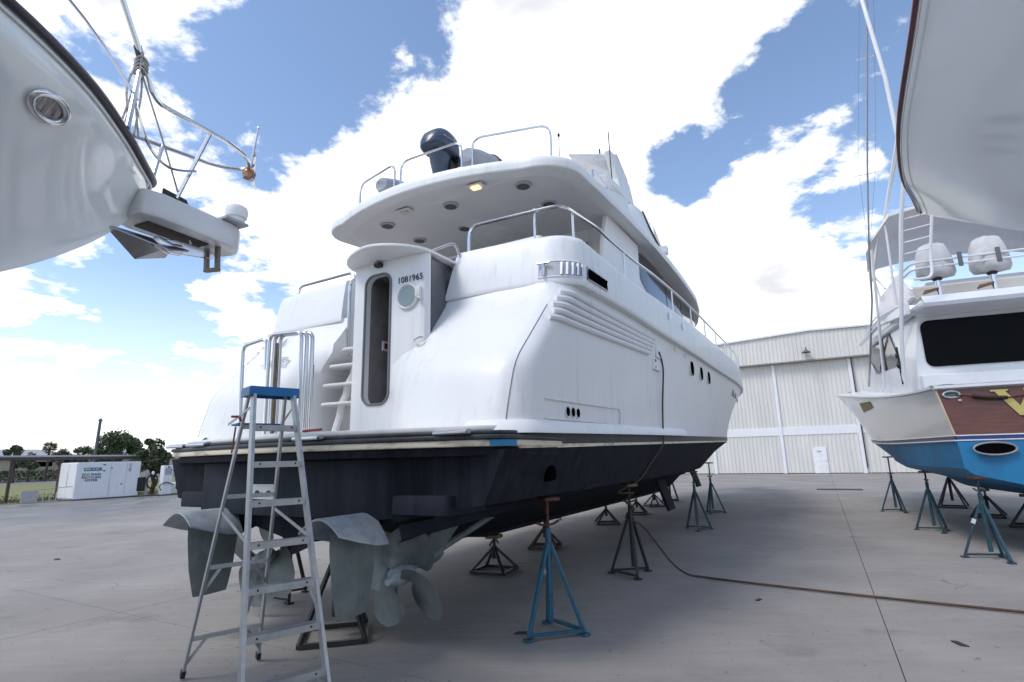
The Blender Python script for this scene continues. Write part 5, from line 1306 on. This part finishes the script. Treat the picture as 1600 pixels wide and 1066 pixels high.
# bridge rail with rod clips
for z in (5.42, 5.55):
    MB().tube(fillet([(2.6, 1.98, z), (1.8, 1.98, z), (1.8, -1.9, z + .02), (2.6, -1.95, z)], .25), .022, 8).build('bridge_rail', steel_w, sf)
for y in (1.15, .52, -.12, -.8):
    MB().bar((1.765, y, 5.36), (1.765, y, 5.66), .07, .045).build('rod_clip', mat('clip_grey', (.14, .14, .15), .6), sf, 0, .006)
# hardtop, tower legs, bridge ladder, outrigger
ht = []
for x in (2.4, 2.6, 3.2, 4.0, 4.8, 5.6, 5.8):
    w = 2.05 - .25 * smoothstep(4.4, 6, x); ht.append([Vector((x, w * u, 6.88 + .20 * (1 - abs(u) ** 2.4) - .35 * smoothstep(4.4, 6.4, x) + (.0))) for u in [-1 + i / 6 for i in range(13)]])
MB().grid(ht).grid([[p + Vector((0, 0, .07)) for p in r] for r in ht]).grid([ht[0], [p + Vector((0, 0, .07)) for p in ht[0]]]).grid([[r[0] for r in ht], [r[0] + Vector((0, 0, .07)) for r in ht]]).grid([[r[-1] for r in ht], [r[-1] + Vector((0, 0, .07)) for r in ht]]).build('hardtop', bluw, sf, 50)
for sd in (-1, 1):
    MB().prism([Vector((3.6, sd * 2.0, 6.85)), Vector((5.7, sd * 1.8, 6.60)), Vector((5.9, sd * 1.78, 6.2)), Vector((4.6, sd * 1.95, 6.25))], (0, -sd * .03, 0)).build('side_curtain', soff, sf, 0)
    for a, b in (((3.2, 1.98, 5.0), (2.9, 2.0, 6.9)), ((5.2, 1.75, 5.6), (5.3, 1.85, 6.65)), ((4.3, 1.85, 5.7), (5.4, 1.85, 6.5))):
        MB().tube([(a[0], sd * a[1], a[2]), (b[0], sd * b[1], b[2])], .026, 8).build('top_post', steel_w, sf)
    # tower leg, kinked, from covering board upward
    MB().tube([(2.55, sd * 2.28, 3.02), (2.2, sd * 2.26, 4.1), (1.35, sd * 2.15, 6.35), (.95, sd * 2.05, 7.3), (.75, sd * 2.14, 9.3), (.95, sd * 2.24, 11.6), (1.2, sd * 2.32, 14.0)], .04, 10).build('tower_leg', steel_w, sf)
    MB().tube([(4.6, sd * 2.22, 3.15), (4.5, sd * 2.16, 3.25), (3.5, sd * 2.2, 6.5)], .032, 8).build('tower_brace', steel_w, sf)
    MB().tube([(3.5, sd * 1.9, 7.0), (2.4, sd * 1.6, 8.8)], .03, 8).tube([(3.5, sd * 1.9, 7.0), (1.2, sd * 1.75, 8.7)], .024, 8).build('tower_strut', steel_w, sf)
    orp = [Vector((6.2, sd * 2.12, 3.45)), Vector((5.0, sd * 2.0, 5.6)), Vector((4.25, sd * 2.08, 6.6)), Vector((3.2, sd * 2.06, 8.6)), Vector((1.6, sd * 2.0, 11.4)), Vector((.4, sd * 1.95, 13.6))]
    MB().tube(orp, [.026, .026, .024, .022, .018, .014], 8).build('outrigger_pole', mat('pole_alu', (.42, .42, .44), .35, metal=.6), sf)
    for f, w in ((2.9, .28), (3.75, .22), (3.2, .2)):
        i = int(f); p = orp[i] + (orp[i + 1] - orp[i]) * (f - i)
        MB().tube([p + Vector((0, -w, .03)), p, p + Vector((0, w, .0))], .010, 6).build('outrigger_spreader', steel_w, sf)
    for k, w in ((0, .20), (1, -.18)):
        MB().tube([orp[2], orp[3] + Vector((0, w, 0)), orp[4] + Vector((0, w * .8, 0)), orp[5]], .004, 4).build('outrigger_wire', mat('wire_grey', (.25, .25, .28), .4), sf)
    MB().tube([(2.5, sd * 2.3, 3.1), (2.45, sd * 2.32, 3.9)], .022, 8).ell((2.47, sd * 2.33, 3.5), (.04, .04, .07), 8, 6).ell((2.46, sd * 2.34, 3.72), (.03, .03, .06), 8, 6).build('rigging_block', black, sf)
lad = [(1.55, 1.72), (1.5, 1.30)]
lp = [Vector((1.62, 2.02, 5.02)), Vector((1.50, 2.05, 5.5)), Vector((1.30, 1.66, 6.9)), Vector((1.05, 1.40, 8.2))]
MB().tube(fillet([(1.30, 2.12, 5.06), (1.42, 1.78, 5.10), (1.42, 1.74, 5.6), (1.15, 1.62, 6.65)], .14, 6), .028, 8).build('ladder_rail', steel_w, sf)
for k in range(5):
    f = .1 + k * .22; a = Vector((1.42, 1.74, 5.6)).lerp(Vector((1.15, 1.62, 6.65)), f); b = Vector((1.63, 2.16, 5.6)).lerp(Vector((1.25, 2.12, 6.62)), f)
    MB().tube([a, b], .014, 6).build('ladder_rung', steel_w, sf)
for z0, z1 in ((7.2, 8.6), (8.6, 10.0)):
    MB().tube([(1.0, 2.05, z0), (2.2, 1.7, z1)], .02, 6).build('tower_strut', steel_w, sf)
MB().tube([(.85, 1.9, 8.0), (.85, -1.9, 8.0)], .03, 8).build('tower_crossbar', steel_w, sf)
MB().tube([Vector((-.1 + 5.2, .35, .9)), Vector((-.0 + .6, 1.0, 1.02))], .05, 10).build('propeller_shaft', mat('dull_steel', (.35, .35, .34)), sf)
# stands below it
G2 = 'stands under the sportfishing boat'
def sf_z(x, y):
    c = LV['chine']; yc2 = c[1] * t2(x, c[2], c[0], c[3]); zk2 = LV['keel'][4](x); return zk2 + (c[4](x) - zk2) * min(1, abs(y) / max(.1, yc2))
def l2(wx, wy):
    d = Vector((wx, wy, 0)) - O2; return d.dot(F2), -d.dot(S2)
for wx, wy, lab, rot, mk in ((7.5, 9.1, 'nearest teal stand under the sportfishing boat transom corner', 4.5, True), (8.95, 12.2, 'middle teal stand under the sportfishing boat left side', 4.3, False), (10.75, 16.0, 'slim teal stand under the sportfishing boat bow', 4.6, False)):
    x, y = l2(wx, wy); tall_stand(wx, wy, sf_z(x, min(abs(y), 2.1)), lab, paint_teal, rot, G2, paint_teal, mark=mk)
for wx, wy, lab, m in ((13.0, 16.8, 'broad dark keel stand far under the sportfishing boat', paint_black), (12.0, 14.4, 'dark keel stand with red handle behind the nearest teal stand', paint_black), (11.3, 12.5, 'dark keel stand at the right edge below the sportfishing boat', paint_black)):
    x, y = l2(wx, wy); keel_stand(wx, wy, sf_z(x, 0) - .02, lab, m, .8, G2, .33)

# ------------------------------------------------------------------ two bows reaching over the camera
def bow(name, label, tip, hd, sheer, stem, rail_m, hull_m, flare=1.5, kn=1.0, rr=.03):
    Fd = Vector((sin(hd), cos(hd), 0)); t = thing(name, label, 'boat', tip, pi / 2 - hd)      # local x forward, y port, origin at the sheer tip
    ds = [10 * (i / 56) ** 2.2 for i in range(57)]
    for sd in (-1, 1):
        rows = []
        for v in [1, .95, .881, .875, .8, .7, .6, .5, .4, .3, .2, .1, .04, 0]:
            row = []
            for d in ds:
                # each level starts on the stem
                zt = -.06 * smoothstep(0, 8, d)
                zk_ = sinterp(stem, d)
                y = sinterp(sheer, d); z = zk_ + (zt - zk_) * v
                row.append(Vector((-d, sd * y * ((.975 + .025 * (v - kn) / max(.01, 1 - kn)) if v > kn else ((v / kn) ** flare * (.975 if kn < 1 else 1))), z)))
            rows.append(row)
        MB().grid(rows).build('hull_side', hull_m, t, 75)
        rp_ = [Vector((-d, sd * (sinterp(sheer, d) + .0), -.06 * smoothstep(0, 8, d))) for d in ds]
        MB().tube([p + Vector((.02, sd * .012, .01)) for p in rp_], rr, 10).build('rub_rail', rail_m, t)
        MB().tube([p + Vector((.01, sd * .0, -.045)) for p in rp_], rr * .35, 8).build('rail_trim', gel, t)
    MB().grid([[Vector((-d, u * sinterp(sheer, d), .03 - .06 * smoothstep(0, 8, d))) for d in ds] for u in (-1, 0, 1)]).build('deck', gel2, t, 60)
    return t
ghull = mat('glossy_grey_hull', (.80, .81, .82), .07, coat=1.0, var=.02, scale=.6, bump=.02, bscale=1.6)
gwhite = mat('glossy_white_hull', (.85, .865, .86), .12, coat=1.0, var=.025, scale=.5)
plum = mat('plum_rail', (.055, .045, .06), .3, var=.15)
maroonr = mat('maroon_rail', (.16, .05, .06), .3, var=.15)
SH1 = ((0, 0), (.02, .06), (.08, .135), (.25, .30), (.6, .64), (1.1, 1.05), (1.75, 1.40), (2.8, 1.74), (4.5, 2.05), (7, 2.25), (10, 2.3))
ST1 = ((0, -.03), (.06, -.22), (.18, -.46), (.49, -.80), (.94, -1.14), (1.8, -1.62), (3, -2.2), (5, -2.9), (10, -3.4))
lb = bow('moored_bow', 'white boat bow with dark rail, anchor pulpit and rails at upper left', (-3.35, 4.6, 4.3), radians(24), SH1, ST1, plum, gwhite, 1.35, .878)
# hawse port in the flare
def lbp(d, v, off=0.0):
    y = sinterp(SH1, d); zk_ = sinterp(ST1, d); zt = -.06 * smoothstep(0, 8, d); f = lambda v: Vector((-d, -y * .975 * (v / .878) ** 1.35, zk_ + (zt - zk_) * v)); return f(v)
c = lbp(1.23, .80); du = (lbp(1.33, .80) - lbp(1.13, .80)).normalized(); dv = (lbp(1.23, .86) - lbp(1.23, .74)).normalized(); nr = du.cross(dv).normalized()
if nr.y > 0: nr = -nr
MB().tube([c + nr * .012 + du * .135 * cos(2 * pi * k / 28) + dv * .085 * sin(2 * pi * k / 28) for k in range(28)], .026, 10, closed=True).build('hawse_ring', steel, lb)
MB().prism([c + nr * .004 + du * .125 * cos(2 * pi * k / 28) + dv * .078 * sin(2 * pi * k / 28) for k in range(28)], nr * .006).build('hawse_bore', mat('brushed_bore', (.38, .36, .35), .3, metal=.8, col2=(.12, .10, .10), scale=8, stretch=(9, 1, 1)), lb, 0)
# pulpit
pm = mat('pulpit_white', (.66, .66, .67), .3, coat=.3, var=.03)
po = [(-.16, -.20), (.0, -.25), (.70, -.235)] + [(.72 + .22 * sin(a) , -.235 * cos(a)) for a in [pi * k / 8 for k in range(1, 8)]] + [(.70, .235), (.0, .25), (-.16, .20)]
MB().prism([(x, y, -.38) for x, y in po], (0, 0, .25)).build('pulpit', pm, lb, 40, .03)
MB().span(-.02, .58, -.10, .10, -.394, -.382).build('pulpit_slot', mat('slot_brown', (.07, .055, .05), .7), lb, 0)
MB().prism([(.0, -.235, -.135), (.24, -.235, -.135), (.22, -.235, -.10), (.0, -.235, -.08)], (0, .02, 0)).build('name_board', black, lb, 0)
MB().span(.60, .86, -.30, -.12, -.13, -.105).build('lamp_bracket', mat('sign_grey', (.4, .4, .42)), lb, 0)
MB().lathe([(.07, 0), (.085, .02), (.085, .05), (.105, .06), (.115, .12), (.105, .17), (.06, .20), (.001, .205)], 20, (.78, -.20, -.105), (0, 0, 1)).build('bow_searchlight', gel, lb)
an = thing('anchor', 'polished plough anchor hanging under the bow pulpit', 'anchor', lb.matrix_world @ Vector((0, 0, 0)), 0)
an.location = Vector((-3.35, 4.6, 4.25)); an.rotation_euler = (0, 0, pi / 2 - radians(24))
MB().prism([(-.32, -.0, -.47), (.10, -.24, -.60), (.34, -.17, -.52), (.30, 0, -.44)], (0, 0, .018)).prism([(-.32, 0, -.47), (.30, 0, -.44), (.34, .17, -.52), (.10, .24, -.60)], (0, 0, .018)).build('fluke', mat('dark_chrome', (.33, .32, .33), .22, metal=.9), an, 0, .004)
MB().tube([(.05, -.12, -.50), (.2, -.1, -.52), (.30, -.09, -.5)], .055, 12).build('ballast_roll', steel, an)
MB().prism([(.05, -.02, -.45), (.35, -.02, -.50), (.70, -.02, -.44), (.72, -.02, -.36), (.3, -.02, -.38)], (0, .04, 0)).build('shank', steel, an, 0, .006)
for y in (-.10, .06): MB().bar((.68, y, -.36), (.70, y, -.62), .05, .035).build('roller_cheek', mat('roller_bronze', (.20, .16, .14), .5), lb, 0, .004)
MB().bar((.70, -.12, -.62), (.70, .08, -.60), .05, .035).build('roller_bar', mat('roller_bronze', (.20, .16, .14), .5), lb, 0, .004)
MB().tube([(.45, -.02, -.42), (.1, -.26, -.05)], .008, 6).build('anchor_line', gel2, lb)
# bow rails
apex = Vector((-.52, -.60, .75)); 
R1 = [Vector((-4.0, -1.85, 1.25)), Vector((-.85, -.70, 1.22)), apex, Vector((-.37, -.58, .46)), Vector((.20, -.42, .58)), Vector((.55, -.34, .64)), Vector((.86, -.20, .69)), Vector((1.05, .0, .69)), Vector((.80, .26, .69)), Vector((.2, .40, .68)), Vector((-.4, .55, .66)), Vector((-2, 1.3, .7))]
MB().tube(fillet(R1, .12, 5), .021, 8).build('bow_rail', steel, lb)
for a_, b_ in (((-.62, -.72, .02), apex), ((.12, -.24, -.13), (.27, -.40, .59)), ((.12, .24, -.13), (.30, .37, .68)), ((-1.6, -1.2, .0), (-1.6, -1.16, .98)), ((-2.9, -1.65, .0), (-2.9, -1.6, .98))):
    MB().tube([a_, b_], .019, 8).build('rail_stanchion', steel, lb)
MB().tube(catmull([Vector((-4, -1.75, .62)), Vector((-1.6, -1.15, .58)), Vector((-.52, -.62, .36))]), .011, 6).tube(catmull([Vector((-.52, -.62, .30)), Vector((-.36, -.56, .06)), Vector((-.1, -.44, .02)), Vector((.18, -.38, .14))]), .012, 6).build('lifeline', steel, lb)
rope = mat('dirty_rope', (.55, .53, .50), .9, var=.2, scale=30, bump=.6, bscale=120)
rb = MB()
random.seed(3)
for i in range(6):
    a = apex + Vector((random.uniform(-.05, .05), random.uniform(-.04, .04), random.uniform(-.12, .06))); e = Vector((-.60 + random.uniform(-.12, .14), -.70 + random.uniform(-.02, .10), random.uniform(.03, .12)))
    rb.tube(catmull([a, a.lerp(e, .4) + Vector((random.uniform(-.05, .05), random.uniform(-.03, .03), 0)), e]), .0085, 5)
for i in range(4): rb.tube([apex + Vector((.045 * cos(2 * pi * k / 12), .045 * sin(2 * pi * k / 12), -.02 - i * .035 + .02 * sin(k))) for k in range(12)], .010, 5, closed=True)
rb.tube(catmull([apex + Vector((0, 0, -.1)), Vector((-.20, -.48, .20)), Vector((.10, -.28, -.08))]), .008, 5)
ro = rb.build('mooring_rope', rope, None); ro.location = (-3.35, 4.6, 4.3); ro.rotation_euler = (0, 0, pi / 2 - radians(24)); tag(ro, 'pale rope bundled round the bow rail at upper left', 'rope')
MB().tube([apex + Vector((0, 0, -.03)), apex + Vector((-.05, -.0, .09))], .03, 8).build('rail_clamp', black, lb)
MB().lathe([(.001, .0), (.06, .02), (.075, .07), (.06, .11), (.001, .11)], 14, (1.05, .0, .57), (0, 0, 1)).build('bow_lamp', mat('bronze_lamp', (.32, .24, .19), .3, metal=.5, col2=(.36, .12, .04), scale=9), lb)
MB().tube([(1.05, 0, .65), (1.12, 0, 1.26)], .011, 6).ell((1.12, 0, 1.27), (.017, .017, .02), 8, 6).build('jackstaff', steel, lb)
fl = MB()
fl.grid([[Vector((1.05 + .05 * t - .03 * u * (1 - t), -.13 * u * (1.1 - t), .54 + .56 * t - .10 * u + .015 * sin(7 * u + 3 * t))) for u in (0, .33, .66, 1)] for t in (0, .25, .5, .75, 1)])
fl.build('pennant', mat('pennant_cloth', (.60, .60, .62), .8, col2=(.05, .05, .09), scale=9, lo=.40, hi=.52), lb, 60)

SH2 = ((0, 0), (.03, .03), (.1, .06), (.4, .18), (.93, .40), (1.6, .60), (2.2, .74), (3.35, .95), (4.8, 1.25), (7, 1.75), (10, 2.1))
ST2 = ((0, -.02), (.26, -.16), (.78, -.43), (1.73, -.91), (3, -1.5), (5, -2.3), (10, -3.2))
rbow = bow('overhanging_bow', 'glossy pale grey boat bow with maroon rail overhanging at upper right', (4.4, 5.35, 4.2), radians(21), SH2, ST2, maroonr, ghull, 1.25, 1.0, .014)
